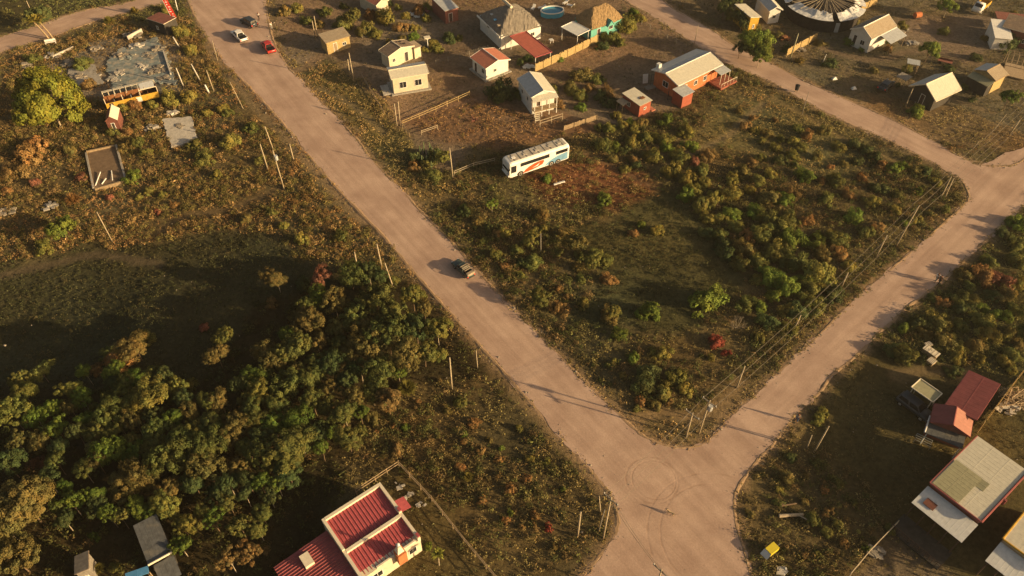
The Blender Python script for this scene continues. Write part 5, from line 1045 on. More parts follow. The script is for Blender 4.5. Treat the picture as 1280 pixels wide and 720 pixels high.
# coach
def coach():
    A = at(637,225); B = at(711,200); F = Frame(); u = (B-A).normalized(); v = Vector((-u.y,u.x,0)); L = (B-A).length; W = 2.5
    T = thing('coach', 'white coach with an orange swoosh and blue rear standing on brown weeds', 'coach', A, math.atan2(u.y,u.x)); print('coach L', L)
    H = 3.15
    def prof(h0, h1, w0=0.0): return [(0+w0,h0),(W-w0,h0),(W-w0*.5,h1-.35),(W-.12-w0,h1-.1),(W-.4-w0,h1),(.4+w0,h1),(.12+w0,h1-.1),(0+w0*.5,h1-.35)]
    mb = MB(); loft(mb, [(0,prof(.45,H-.25,.12)),(.15,prof(.38,H-.08,.04)),(.5,prof(.35,H)),(L-.4,prof(.35,H)),(L-.08,prof(.4,H-.05,.05)),(L,prof(.5,H-.2,.12))]); mb.build('body', 'bus_white', T)
    mb = MB(); mb.box((L/2+.1,W/2,H+.015),(L-1.0,W-.75,.05)); rf = mb.build('roof', 'bus_roof', T)
    for k, x in enumerate((1.3, 3.4, 5.6, 8.0, L-1.4)):
        mb = MB(); mb.box((x,W/2,H+.08),(.65,.6,.08)); mb.build('roof_hatch', 'bus_roof' if k else 'white_paint', rf, bevel=.03)
    mb = MB()
    for k in range(9): mb.box((1.2+k*(L-2.2)/8,W/2,H+.06),(.05,W-.7,.05))
    mb.build('roof_ribs', 'dark_metal', rf)
    def side(nm, xa, xb, za, zb, m, y=0.0, sgn=-1):
        mb = MB(); mb.box(((xa+xb)/2, y+sgn*.004, (za+zb)/2), (xb-xa, .03, zb-za)); return mb.build(nm, m, T)
    for y, sg in ((0,-1),(W,1)):
        o = side('window_band', 2.0, L*.66, 1.95, 2.62, 'glass', y, sg)
        for k in range(1, 5):
            mb = MB(); x = 2.0+(L*.66-2.0)*k/5; mb.box((x, y+sg*.02, 2.285),(.06,.03,.66)); mb.build('pillar', 'dark_metal', o)
        side('window_band', L*.77, L-.35, 1.98, 2.62, 'glass', y, sg); side('cab_window', .3, 1.25, 1.2, 2.5, 'glass', y, sg)
    # swoosh: leaf-like stripe, and the blue rear with its curved edge
    def shape(nm, pts, m, y):
        mb = MB(); mb.extr([(x, y, z) for x, z in pts], (0, .016, 0)); mb.build(nm, m, T)
    up_ = [(2.4,.5),(2.9,1.0),(3.6,1.42),(4.5,1.72),(5.6,1.86),(6.3,1.84)]; lo = [(6.4,1.5),(6.1,1.05),(5.3,.8),(4.2,.6),(3.2,.5)]
    shape('swoosh', up_+lo, 'swoosh', -.02); shape('swoosh', [(4.2,.95),(5.0,1.2),(5.6,1.55),(5.2,1.05)], 'bus_white', -.04)
    bl = [(L-4.6,.5),(L-4.3,.85),(L-3.4,1.35),(L-2.2,1.72),(L-.35,1.9),(L-.3,1.9),(L-.3,.5)]; shape('blue_panel', bl, 'bus_blue', -.019)
    mb = MB(); mb.hexa([(-.03,.22,1.35),(-.03,W-.22,1.35),(.06,W-.3,H-.45),(.06,.3,H-.45)],[(-.005,.22,1.35),(-.005,W-.22,1.35),(.09,W-.3,H-.45),(.09,.3,H-.45)]); mb.build('windscreen', 'glass', T)
    mb = MB(); mb.box((-.05,W/2,.6),(.25,W-.2,.3)); mb.build('bumper', 'bus_white', T, bevel=.05)
    for y in (.4, W-.4):
        mb = MB(); mb.box((-.02,y,.95),(.12,.4,.22)); mb.build('headlight', 'rim', T)
    for y, s in ((-.25,-1),(W+.25,1)):
        mb = MB(); mb.tube((.2,y-s*.3,2.6),(-.15,y,2.5),.03); mb.box((-.15,y,2.3),(.1,.2,.4)); mb.build('mirror', 'black', T)
    for x in (2.0, L-3.4, L-2.15):
        for y in (.12, W-.12):
            s = -1 if y < 1 else 1; hb_ = MB(); hb_.tube((x,y-.2,.5),(x,y+.2,.5),.2,.2,10); h = hb_.build('wheel', 'dark_metal', T); q = MB(); q.tube((x,y-.16,.5),(x,y+.16,.5),.5,.5,20); q.build('tyre', 'tyre', h); r_ = MB(); r_.tube((x,y+s*.16,.5),(x,y+s*.18,.5),.3,.26,14); r_.build('rim', 'bus_roof', h)
            ar = MB(); pts = [(x+.62*math.cos(t), .45+.62*math.sin(t)) for t in [math.pi*k/10 for k in range(11)]]
            ar.extr([(a, y+s*.135, b) for a, b in pts], (0,.02,0)); ar.build('wheel_arch', 'black', T)
    BLOCKS.append([(625,218),(640,228),(712,203),(705,190),(640,205)])
coach()
# roofless yellow bus wreck
def wreck():
    A = at(136,140); B = at(201,124); u = (B-A).normalized(); v = Vector((-u.y,u.x,0)); L = (B-A).length; W = 2.6; print('wreck', L)
    T = thing('bus_wreck', 'roofless rusted yellow bus wreck stranded beside the ruin floor', 'bus', A, math.atan2(u.y,u.x)-.0)
    mb = MB(); mb.box((L/2,W/2,.5),(L,W,.2)); mb.build('floor', 'rust', T)
    mb = MB(); mb.box((L*.5,0,1.05),(L,.08,1.2)); mb.build('side_panel', 'mustard', T)
    mb = MB(); mb.box((L*.62,-.055,1.0),(L*.1,.03,1.0)); mb.build('bare_patch', 'pale_zinc', T)
    mb = MB(); mb.box((L*.5,W,1.05),(L,.08,1.2)); mb.build('far_side', 'rust', T)
    mb = MB(); mb.box((0,W/2,1.2),(.08,W,1.6)); mb.build('front_panel', 'rust', T); mb = MB(); mb.box((L,W/2,1.3),(.08,W,1.7)); mb.build('rear_panel', 'rust_red', T)
    mb = MB(); mb.box((.9,-.06,1.0),(.7,.03,1.1)); mb.build('door', 'burnt', T)
    mb = MB(); n = 9
    for k in range(n+1):
        x = L*k/n
        for y in ((0, W) if k in (0, 3, 6, n) else (W,)):
            mb = MB(); mb.box((x if 0 < k < n else (x+.05 if k == 0 else x-.05), y, 2.2),(.09,.1,1.1)); mb.build('window_post', 'cream_paint', T)
    mb = MB(); mb.box((L*.83,0,2.72),(L*.34,.12,.12)); mb.build('top_rail', 'cream_paint', T)
    mb = MB(); mb.sheet((0,W-.6,2.78),(L,W-.6,2.9),(L,W+.1,2.8),(0,W+.1,2.7), .05, .8); mb.build('roof_edge', 'cream_paint', T)
    for k in (2, 4, 6, 7):
        mb = MB(); x = L*k/n; mb.box((x,W/2,2.8),(.12,W-.2,.08)); mb.build('roof_hoop', 'cream_paint', T)
    mb = MB(); mb.sheet((L*.70,.1,2.8),(L*.97,.1,2.8),(L*.97,W-.62,2.9),(L*.70,W-.62,2.9), .04, .6); mb.build('roof_remnant', 'pale_zinc', T)
    for k in range(5):
        mb = MB(); x = L*(.15+.16*k); mb.box((x,W*.3,.9),(.5,.9,.5)); mb.box((x+.2,W*.3,1.3),(.1,.9,.6)); mb.build('seat', ['grey_wood','rust','zinc_roof'][k % 3], T)
    wheels(T, (L*.2,L*.78), (.1,W-.1), .42, .25)
    BLOCKS.append([(122,115),(190,92),(205,110),(202,126),(136,143)])
wreck()

# ------------------------------------------------------------------ poles and wires
def pole(base, top=None, h=None, r=.11, m='pole_wood', name='utility_pole', look='tall wooden utility pole', cat='pole', group='wooden poles', arm=False, box=False, topped=True):
    bx, by = base
    if top and topped:
        b = g(bx, by); lo, hi = .2, 14.0
        for _ in range(40):
            z = (lo+hi)/2
            if proj(b.x, b.y, b.z+z)[1] > top[1]: lo = z
            else: hi = z
        z = lo; t = at(top[0], top[1], b.z+z); t = Vector((b.x+max(-1.2, min(1.2, t.x-b.x)), b.y, b.z+z))
    else:
        b = g(bx, by); t = b+Vector((0,0,h)); z = h
    T = thing(name, '', cat, b, 0, group); auto(T, look, (bx+(top[0] if top else bx))/2, by, cat, group); d = t-b
    mb = MB(); mb.tube((0,0,-.3), d, r, r*.7, 9); mb.build('shaft', m, T, True)
    if arm is not False:
        ca, sa = math.cos(arm), math.sin(arm); mb = MB(); mb.box((d.x,d.y,d.z-.35),(2.0,.11,.12), arm); a_ = mb.build('crossarm', 'grey_wood', T)
        for s in (-.9,0,.9):
            mb = MB(); mb.tube((d.x+ca*s,d.y+sa*s,d.z-.29),(d.x+ca*s,d.y+sa*s,d.z-.1),.05,.04,6); mb.build('insulator', 'white_paint', a_)
    if box:
        mb = MB(); mb.tube((d.x+.25,d.y-.12,d.z-1.7),(d.x+.25,d.y-.12,d.z-.9),.28,.28,10); mb.build('transformer', 'zinc_roof', T)
    return t
wa = hd((880,500),(1149,257))
arm = wa+math.pi/2
pk = dict(arm=arm)
t0 = pole((754,672),(764,622), arm=arm); pole((748,664),(756,637), r=.07, look='thin bracing pole leaning on the corner utility pole', m='grey_wood'); pole((751,640),(749,620), look='short bare pole behind the corner utility pole', r=.07)
pole((722,670),(726,640), r=.12, look='stout pale post with a cut top')
t1 = pole((873.7,542),(887.5,500.6), arm=arm, box=True); pole((858,545),(866,516), arm=arm, look='second pole')
t2 = pole((921,484),(931,458), look='slim pole under the wires'); t3 = pole((992,412),(1001,394), look='slim pole under the wires'); t4 = pole((1052,358),(1060,341), look='slim pole under the wires')
t5 = pole((1095,321),(1109,294), look='slim pole under the wires'); t6 = pole((1120,307),(1149,257)); t7 = pole((1176,247),(1189,221)); t8 = pole((1181,247),(1192,223), look='twin wooden utility pole on the right')
pole((1018,564),(1036,533), look='pale wooden pole standing in the lawn'); pole((1009,559),(1015,544), look='short post left of the lawn pole', r=.08)
pole((565,486),(562,447), look='yellowish pole standing in scrub beside the wood'); pole((597,460),(595,438), look='thin pole near the main road edge', r=.07)
pole((491,357),(481,329)); pole((477,333),(471,305)); pole((447,335),(443,315), look='slim bare pole'); t9 = pole((355,236),(341,188), box=True); pole((342,188),(331,158), look='upper pole behind the transformer'); pole((335,212),(325,180)); pole((367,200),(362,180), look='slim bare pole')
pole((304,135),(287,102), look='leaning thin pole at the road verge', r=.07); pole((267,113),(258,88)); pole((272,76),(265,50), look='thin bare pole', r=.07)
pole((394,46),(390,26), look='left pole of a pair'); pole((397,46),(392.5,20), look='right taller pole of a pair'); pole((437.5,95),(434.5,74), look='left shorter pole of a pair on the verge'); pole((442.5,102),(436,66), look='right taller pole of a pair on the verge')
pole((496,156),(493,130), look='left pole of a pair at the plot corner'); pole((500,156),(497.5,127), look='right pole of a pair at the plot corner'); pole((140,301),(121,265), look='leaning bare pole', r=.08); pole((566,222),(562,185), look='pole at the end of the cactus row')
pole((867,58),(873,31), look='thin pole at the upper road', r=.07); pole((1002,144),(1011,115), look='thin dark verge pole', m='grey_wood', r=.07); pole((1028,79),(1033,68), r=.06, look='short white stake', m='white_paint'); pole((987,75),(998,42), look='mossy leaning pole', r=.13, m='olive_roof')
pole((676,316),(676,292), look='grey dead pole among the shrubs', m='grey_wood', r=.08); pole((1132,133),(1141,111), look='tall pale pole before the dark hut'); pole((1262,144+24),(1275,150), look='pole on the corner lawn'); pole((1234,172),(1262,143), look='slanting pole on the corner lawn', r=.06); pole((1216,186),(1224,176), r=.06, look='low stake at the corner')
pole((43,23),(33,1), look='pale leaning pole over the lane', r=.09); pole((229,107),(220,85), look='concrete stub of a fallen wall', m='pale_concrete', r=.14); pole((250,100),(239,80), look='concrete stub of a fallen wall', m='pale_concrete', r=.14); pole((225,60),(216,46), look='concrete stub of a fallen wall', m='pale_concrete', r=.16); pole((261,115),(256,106), look='squat white concrete stub', m='white_wall', r=.2)
b_ = at(827,712,7.5); bb = proj(b_.x, b_.y, 0); t10 = pole(bb, (827,712), arm=arm)
t11 = Vector(at(1330,92,7.0))
def wires(a, b, n=3, sag=.5, label=''):
    T = thing('power_line', label, 'power line', a); d = b-a; s = Vector((math.cos(arm), math.sin(arm), 0))
    for k in range(n):
        o = s*(k-(n-1)/2)*.85+Vector((0,0,-.25)); mb = MB(); pr = None
        for i in range(13):
            f = i/12; p = o+d*f-Vector((0,0,sag*4*f*(1-f)))
            if pr is not None: mb.tube(pr, p, .02, .02, 4, False)
            pr = p
        mb.build('wire', 'wire', T)
L_ = 'sagging wires from %s to %s'
wires(t0, t1, 3, .7, L_ % ('the corner pole over the junction', 'the poles at the island tip')); 
dz = Vector((0,0,.0)); hp = [t1, t2, t3, t4, t5, t6, t7]
def at_h(i, a, b): return a
wires(t1, t6, 3, 1.3, L_ % ('the island-tip poles', 'the tall pole')); wires(t6, t7, 3, .3, L_ % ('the tall pole', 'the corner twin poles')); wires(t7, t11, 4, .8, L_ % ('the corner twin poles', 'beyond the right edge'))
wires(t0, t10, 2, .5, L_ % ('the corner pole', 'the pole at the bottom edge'))

# ------------------------------------------------------------------ fences
def fence(pts, h, label, kind='rail', m='old_wood', sp=2.0, zb=0.0):
    W = [g(a, b) for a, b in pts]; T = thing('fence', label, 'fence', W[0]); o = W[0]; rails = MB(); r_ = random.Random(len(label))
    for a, b in zip(W[:-1], W[1:]):
        n = max(1, int((b-a).length/sp)); d = (b-a).normalized(); ang = math.atan2(d.y, d.x)
        for k in range(n+(1 if b is W[-1] else 0)):
            p = a.lerp(b, k/n)-o; mb = MB(); mb.tube((p.x,p.y,p.z-.2),(p.x+r_.uniform(-.04,.04),p.y,p.z+h*r_.uniform(.95,1.12)),.06,.05,5); mb.build('post', m, T)
        if kind == 'rail':
            for z in (.92, .5): rails.tube(a-o+Vector((0,0,h*z)), b-o+Vector((0,0,h*z)), .05, .05, 5)
        elif kind == 'wire':
            for z in (.9,.6,.3): rails.tube(a-o+Vector((0,0,h*z)), b-o+Vector((0,0,h*z)), .015, .015, 4)
        else:
            L = (b-a).length; k = int(L/.22)
            for i in range(k):
                p = a.lerp(b, (i+.5)/k)-o; hh = h*r_.uniform(.86,1.05); rails.box((p.x-d.y*.07,p.y+d.x*.07,p.z+hh/2),(.19,.03,hh),ang)
    rails.build({'rail':'rail','wire':'wires'}.get(kind,'boards'), m, T); return T
fence([(503,157),(545,139),(587,120)], 1.0, 'pole rail fence running up from the pole pair toward the coral-roofed house', m='yellow_wood', sp=2.5)
fence([(503,160),(512,172)], 1.0, 'short rail fence at the plot corner by the pole pair', m='old_wood', sp=1.5); fence([(527,168),(547,161)], .8, 'low broken rail in the bare plot above the cactus row', m='pole_wood')
fence([(568,219),(592,209),(618,203)], .9, 'thin rail fence between the cactus row and the coach', m='pole_wood'); fence([(669,90),(700,76),(747,53)], 1.7, 'yellow board fence lit by the sun between the red awning and the bare yard', 'board', 'yellow_wood')
fence([(675,158),(703,149)], 1.3, 'goal-like rail standing above the coach', m='pole_wood', sp=1.8); fence([(705,163),(718,159),(746,150)], 1.0, 'short board fence above the rear of the coach', 'board', 'old_wood')
fence([(499,583),(540,627),(580,678),(622,728)], 1.2, 'long straight fence beside the red-roofed cream house', 'rail', 'old_wood', 1.6); fence([(499,583),(470,602),(446,618)], 1.2, 'short fence behind the red-roofed cream house', 'rail', 'old_wood', 1.4)
fence([(1120,656),(1085,692),(1060,722)], 1.0, 'pale fence running down from the paved court to the bottom edge', 'rail', 'pole_wood', 1.5)
fence([(983,70),(1000,61),(1020,50)], 1.6, 'patchy board fence below the burnt round hall', 'board', 'yellow_wood'); fence([(1063,30),(1075,14),(1095,6)], 1.6, 'sunlit board fence joining the round hall and the white cottage', 'board', 'yellow_wood')
fence([(1222,540),(1246,508),(1272,474)], 2.0, 'yellow plank fence along the sunny side of the maroon house', 'board', 'yellow_wood'); fence([(802,30),(845,54),(868,66)], .9, 'low wire fence along the inner verge of the upper road', 'wire', 'grey_wood', 2.2)
fence([(452,95),(480,142)], .6, 'low edging fence left of the cream house', 'rail', 'old_wood', 1.6); fence([(1205,583),(1240,628)], 1.0, 'hidden side rail of the big building', 'rail', 'frame_dark') if False else None
fence([(610,62),(575,72),(545,80)], .9, 'dark low fence behind the bare yard left of the coral-roofed house', 'wire', 'grey_wood', 2)

# ------------------------------------------------------------------ ruins, pool and small things
def blob(name, label, cat, px, py, parts, rz=0.0, group=None, dz=0.0):
    T = thing(name, label, cat, g(px, py)+Vector((0,0,dz)), rz, group)
    for nm, m, fn in parts:
        mb = MB(); fn(mb); mb.build(nm, m, T)
    return T
flat('ruin_floor', [(132,78),(150,62),(195,48),(208,62),(212,82),(222,106),(195,104),(140,110)], 'teal_floor', .12, .3, rag=.45)
flat('ruin_floor', [(203,150),(240,146),(247,178),(214,184)], 'pale_concrete', .18, .4, rag=.2); flat('ruin_floor', [(84,88),(118,80),(128,104),(95,112)], 'concrete', .08, .2, rag=.4); flat('stone_paving', [(560,134),(0+585,128),(610,140),(575,150)], 'concrete', .02, .1) if False else None
BLOCKS.append([(132,78),(195,48),(222,106),(140,110)]); BLOCKS.append([(203,150),(240,146),(247,178),(214,184)])
# pit
P = [g(108,192), g(146,183), g(158,228), g(118,238)]; T = thing('concrete_pit', 'low walled concrete pit holding dark water and white pipes, below the ruins', 'ruin', P[0]); o = P[0]
for a, b, m in ((0,1,'old_wood'),(1,2,'concrete'),(2,3,'old_wood'),(3,0,'concrete')):
    p, q = P[a]-o, P[b]-o; d = (q-p).normalized(); n = Vector((-d.y,d.x,0))*.14; p += d*.15; q -= d*.15; mb = MB(); mb.hexa([p-n-Vector((0,0,.3)),q-n-Vector((0,0,.3)),q+n-Vector((0,0,.3)),p+n-Vector((0,0,.3))],[p-n+Vector((0,0,.5)),q-n+Vector((0,0,.35)),q+n+Vector((0,0,.35)),p+n+Vector((0,0,.5))]); mb.build('wall', m, T)
mb = MB(); Q = [Vector((p.x,p.y,0))-Vector((o.x,o.y,0)) for p in P]; mb.prism([(p.x,p.y) for p in Q], .0, .14); mb.build('floor', 'bark', T)
for (a, b), (c, d) in (((120,234),(127,218)),((140,215),(142,228)),((128,232),(134,226))):
    p, q = g(a,b)-o, g(c,d)-o; mb = MB(); mb.tube(p+Vector((0,0,.3)), q+Vector((0,0,.5)), .08, .08, 7); mb.build('pipe', 'white_paint', T)
BLOCKS.append([(108,186),(146,180),(160,230),(116,240)])
# rubble heaps in the ruins
for j, (px, py, w_, m, look) in enumerate([(165,44,2.2,'rubble','heap of pale rubble'),(118,62,1.6,'rubble','heap of grey rubble'),(148,92,1.4,'concrete','broken slab heap'),(200,86,1.8,'rubble','scatter of broken blocks'),(30,82,2,'rubble','heap of grey rubble'),(65,70,1.6,'concrete','broken slab heap'),(215,142,1.0,'pale_concrete','broken pale block'),(190,160,1.2,'concrete','broken slab heap'),(5,265,1.8,'rubble','heap of grey rubble'),(63,258,1.4,'concrete','broken slab heap'),(520,18,1.6,'pale_zinc','heap of bent scrap sheets'),(535,12,1.8,'plaster_red','heap of torn boards'),(1260,512,1.4,'pale_concrete','heap of white scrap'),(1128,38,1.4,'rubble','heap of stones'),(1140,55,1.2,'concrete','row of grey blocks'),(1000,62,1.2,'rubble','heap of yard scrap'),(980,48,1.2,'rust','rusty heap of yard scrap'),(662,84,1.0,'pale_zinc','flat grey board lying'),(172,58,1.6,'pale_concrete','broken pale slab'),(192,92,1.5,'rubble','scatter of broken blocks'),(206,98,1.3,'rubble','scatter of broken blocks'),(150,70,1.5,'rubble','scatter of broken blocks'),(142,100,1.3,'concrete','broken slab heap'),(178,84,1.4,'pale_concrete','broken pale slab'),(198,62,1.7,'rubble','scatter of broken blocks'),(225,160,1.0,'rubble','scatter of broken blocks'),(100,96,1.5,'rubble','heap of grey rubble'),(85,80,1.4,'rubble','heap of grey rubble'),(185,70,1.8,'rubble','scatter of broken blocks'),(160,72,1.5,'teal_floor','lifted piece of floor'),(1095,690,.9,'grey_wood','heap of offcuts'),(505,624,.7,'pale_concrete','stack of paving slabs'),(497,608,.7,'concrete','stack of paving slabs'),(527,630,.6,'pale_concrete','stack of paving slabs'),(516,618,.6,'concrete','stack of paving slabs')]):
    r_ = random.Random(j); mb = MB()
    for k in range(26 if w_ > .8 else 5):
        a = r_.uniform(0,6.28); d = w_*r_.random()**.7; s = r_.uniform(.12,.5)*min(1,w_); h = s*r_.uniform(.2,.7); z = max(0,(w_-d))*.22*r_.random(); tilt = r_.uniform(-.15,.15)*s
        c = (math.cos(a)*d, math.sin(a)*d*.7, z+h/2); mb.box(c, (s*2, s*r_.uniform(.6,1.6), h), r_.uniform(0,3.1))
        for q in range(len(mb.v)-8, len(mb.v)):
            x, y, z_ = mb.v[q]; mb.v[q] = (x, y, z_+(x-c[0])*tilt)
    o = mb.build('rubble_heap', m); o.location = g(px, py); auto(o, look, px, py, 'rubble', 'heaps of rubble and scrap')
for j, (a, b, c, d, h) in enumerate([(160,50,178,40,.8),(205,66,214,94,.5),(66,72,92,60,.4)]):
    p, q = g(a,b), g(c,d); mb = MB(); v_ = (q-p); ang = math.atan2(v_.y, v_.x); mb.box((0,0,h/2-.1),(v_.length,.25,h+.2)); o = mb.build('broken_wall', 'pale_concrete'); o.location = (p+q)/2; o.rotation_euler = (0,0,ang); tag(o, ['low broken wall at the far side of the ruin floor','low wall stump along the right side of the ruin floor','low wall remnant left of the ruin floor'][j], 'wall', 'broken walls')
# banner
p = g(217,27); T = thing('feather_banner', 'tall red banner with white lettering strokes at the road junction on top', 'banner', p); q = Vector((-1.1,0,6.2)); mb = MB(); mb.tube((0,0,-.2), q, .06, .04, 6); mb.build('shaft', 'zinc_roof', T)
mb = MB(); mb.hexa([(-.10,-.02,.9),(.9,-.02,.9),(.9,.02,.9),(-.10,.02,.9)],[(-1.05,-.02,6.0),(-.1,-.02,6.1),(-.1,.02,6.1),(-1.05,.02,6.0)]); fl = mb.build('flag', 'banner_red', T)
for k in range(9):
    f = k/9; mb = MB(); x = -.05-.9*f+.1; z = 1.2+4.6*f; mb.box((x+.3+.12*math.sin(k*2.1),-.035,z),(.36+.1*math.cos(k*3),.015,.2), 0); mb.build('lettering', 'banner_white', fl)
pole((222,13),(219,0), look='white post behind the red banner', m='white_paint', r=.1)
# pool
T = blob('round_pool', 'oval above-ground pool with pale rim in the yard behind the dark-roofed house', 'pool', 690, 18, [('wall','pool_blue',lambda m: [m.hexa([(2.4*math.cos(a),1.7*math.sin(a),-.1),(2.4*math.cos(b),1.7*math.sin(b),-.1),(2.32*math.cos(b),1.62*math.sin(b),-.1),(2.32*math.cos(a),1.62*math.sin(a),-.1)],[(2.4*math.cos(a),1.7*math.sin(a),.95),(2.4*math.cos(b),1.7*math.sin(b),.95),(2.32*math.cos(b),1.62*math.sin(b),.95),(2.32*math.cos(a),1.62*math.sin(a),.95)]) for a, b in [(6.2832*i/32, 6.2832*(i+1)/32) for i in range(32)]]),
 ('water','pool_water',lambda m: m.prism([(2.31*math.cos(6.2832*i/32),1.61*math.sin(6.2832*i/32)) for i in range(32)], .4, .72)),
 ('rim','white_paint',lambda m: [m.tube((2.38*math.cos(a),1.68*math.sin(a),.98),(2.38*math.cos(b),1.68*math.sin(b),.98),.13,.13,6) for a, b in [(6.2832*i/32, 6.2832*(i+1)/32) for i in range(32)]])], .15)
mb = MB(); [mb.tube((2.6,y,-.1),(2.3,y,1.3),.04,.04,5) for y in (-.3,.3)]; [mb.box((2.5,0,z),(.1,.6,.05)) for z in (.3,.6,.9)]; mb.build('ladder', 'white_paint', T)
def lounger(px, py, rz, label):
    blob('sun_lounger', label, 'lounger', px, py, [('seat','white_paint',lambda m: m.box((0,0,.35),(1.2,.6,.07))),('backrest','white_paint',lambda m: m.hexa([(.6,-.3,.33),(.6,.3,.33),(1.1,.3,.7),(1.1,-.3,.7)],[(.57,-.3,.4),(.57,.3,.4),(1.07,.3,.77),(1.07,-.3,.77)]))]+[('leg','white_paint',lambda m, x=x, y=y: m.box((x,y,.15),(.06,.06,.34))) for x in (-.5,.5) for y in (-.25,.25)], rz)
lounger(676,11,.3,'white lounger to the left of the round pool'); lounger(712,8,-.5,'white lounger above the right end of the round pool'); lounger(706,5,.9,'white lounger behind the one at the right end of the pool'); lounger(666,12,1.2,'white lounger against the dark-roofed house wall')
blob('garden_table', 'small white table in the yard between the red awning and the white carport', 'table', 689, 53, [('tabletop','white_paint',lambda m: m.box((0,0,.6),(.8,.8,.05)))]+[('leg','white_paint',lambda m, x=x, y=y: m.box((x,y,.28),(.06,.06,.6))) for x in (-.3,.3) for y in (-.3,.3)], .4)
# feeder/post table near cottage
blob('bird_table', 'pale square board on a tall white post in the hedge above the brown cottage', 'bird table', 535, 60, [('board','cream_paint',lambda m: m.box((0,0,2.3),(1.2,1.0,.12))),('post','white_paint',lambda m: m.tube((0,0,-.1),(0,0,2.24),.08,.08,6)),('bracket','cream_paint',lambda m: m.box((0,0,2.1),(.5,.5,.2)))], .3)
# yellow box trailer
blob('box_trailer', 'bright yellow box trailer with a grey flap standing on the verge near the junction', 'trailer', 963, 690, [('body','yellow_paint',lambda m: m.prism([(-.9,-.6),(.9,-.6),(.9,.6),(-.9,.6)], .45, 1.35)),('chassis','dark_metal',lambda m: m.box((-.1,0,.36),(2.0,1.0,.14))),('flap','pale_zinc',lambda m: m.hexa([(-1.0,-.65,1.2),(-1.0,.65,1.2),(-1.7,.65,.5),(-1.7,-.65,.5)],[(-.95,-.65,1.27),(-.95,.65,1.27),(-1.65,.65,.57),(-1.65,-.65,.57)])),('wheel','tyre',lambda m: m.tube((.1,-.72,.3),(.1,-.58,.3),.3,.3,12)),('wheel','tyre',lambda m: m.tube((.1,.58,.3),(.1,.72,.3),.3,.3,12)),('tow_bar','dark_metal',lambda m: m.tube((.9,0,.36),(2.0,0,.36),.05))], hd((955,696),(970,684))).scale = (.72,)*3
blob('fallen_log', 'thick pale fallen log lying in the weeds near the yellow trailer', 'log', 989, 646, [('trunk','bark_pale',lambda m: m.tube((-1.4,0,.22),(1.3,.15,.25),.22,.17,10)),('limb','bark_pale',lambda m: m.tube((.7,.1,.25),(1.5,-.6,.5),.1,.05,7))], 0)
blob('fallen_log', 'thinner branch lying just above the thick fallen log', 'log', 985, 632, [('trunk','bark',lambda m: m.tube((-.9,0,.12),(1.0,.1,.15),.12,.08,8)),('limb','bark',lambda m: m.tube((-.4,0,.12),(-1.1,.5,.4),.06,.03,6))], .1)
blob('white_slab', 'pale broken slab at the bottom edge below the yellow trailer', 'slab', 977, 714, [('slab','pale_concrete',lambda m: m.prism([(-1.1,-.6),(.2,-.9),(1.1,-.2),(.6,.8),(-.7,.7)], -.1, .35)),('block','white_paint',lambda m: m.box((.7,.3,.45),(.3,.3,.2),.4))]).scale = (.6,)*3
for j, (px, py, rz, s) in enumerate(((1159,433,.4,(.9,.7,.5)),(1162,443,-.9,(2.0,1.0,.7)),(1163,454,.6,(1.0,.9,.55)))):
    def crate(m, s=s):
        m.box((0,0,s[2]),(s[0],s[1],.08))
    T = blob('play_block', ['topmost small wooden block in the sandy clearing','long slatted wooden block in the middle of the clearing','lowest square wooden block in the clearing'][j], 'wooden block', px, py, [('lid','cream_paint',crate),('box','old_wood',lambda m, s=s: m.box((0,0,s[2]/2-.04),(s[0]-.1,s[1]-.1,s[2]-.02))),('slats','old_wood',lambda m, s=s: [m.box((-s[0]/2+s[0]*(k+.5)/4,0,s[2]+.05),(.05,s[1],.03)) for k in range(4)])], rz, 'wooden play blocks')
blob('white_bench', 'low white bench with a rounded end on the verge under the leaning palms', 'bench', 64, 55, [('seat','white_paint',lambda m: m.box((0,0,.45),(2.0,.45,.07))),('backrest','white_paint',lambda m: m.box((0,.22,.75),(2.0,.06,.4)))]+[('leg','white_paint',lambda m, x=x, y=y: m.box((x,y,.2),(.07,.07,.45))) for x in (-.9,.9) for y in (-.18,.18)], .35)
blob('litter_bin', 'dark bin on a post beside the upper road', 'bin', 995, 115, [('bin','dark_metal',lambda m: m.tube((0,0,.5),(0,0,1.4),.35,.42,12)),('lid','black',lambda m: m.tube((0,0,1.42),(0,0,1.55),.45,.2,12)),('leg','old_wood',lambda m: m.tube((-.2,0,-.1),(-.2,0,.5),.06)),('leg','old_wood',lambda m: m.tube((.2,0,-.1),(.2,0,.5),.06))])
for j, (px, py, l) in enumerate(((1043,99,'crumpled white sack on the grass of the upper verge, left one'),(1067,111,'crumpled white sack on the grass of the upper verge, right one'),(699,229,'long white plank-like scrap lying in brown weeds under the coach'))):
    o = MB()
    if j < 2: o.hexa([(-.5,-.3,0),(.5,-.35,0),(.55,.3,0),(-.45,.35,0)],[(-.3,-.2,.35),(.35,-.15,.25),(.3,.2,.4),(-.25,.2,.3)])
    else: o.hexa([(-1.0,-.2,0),(1.0,-.2,0),(1.0,.15,0),(-1.0,.15,0)],[(-1.0,-.18,.14),(.9,-.18,.25),(1.0,.13,.2),(-.9,.13,.12)])
    q = o.build('sack' if j < 2 else 'scrap_panel', 'white_paint'); q.location = g(px, py); q.rotation_euler = (0,0,.2+j*.1); tag(q, l, 'sack' if j < 2 else 'scrap')
blob('firewood_pile', 'loose pile of bleached branches between the yellow plank fence and the right edge', 'firewood', 1268, 500, [('branches','firewood',lambda m: [m.tube((rnd.uniform(-2,2),rnd.uniform(-1.8,1.8),rnd.uniform(.05,.7)),(rnd.uniform(-2,2),rnd.uniform(-1.8,1.8),rnd.uniform(.05,.8)),.07,.04,5,False) for _ in range(60)])])
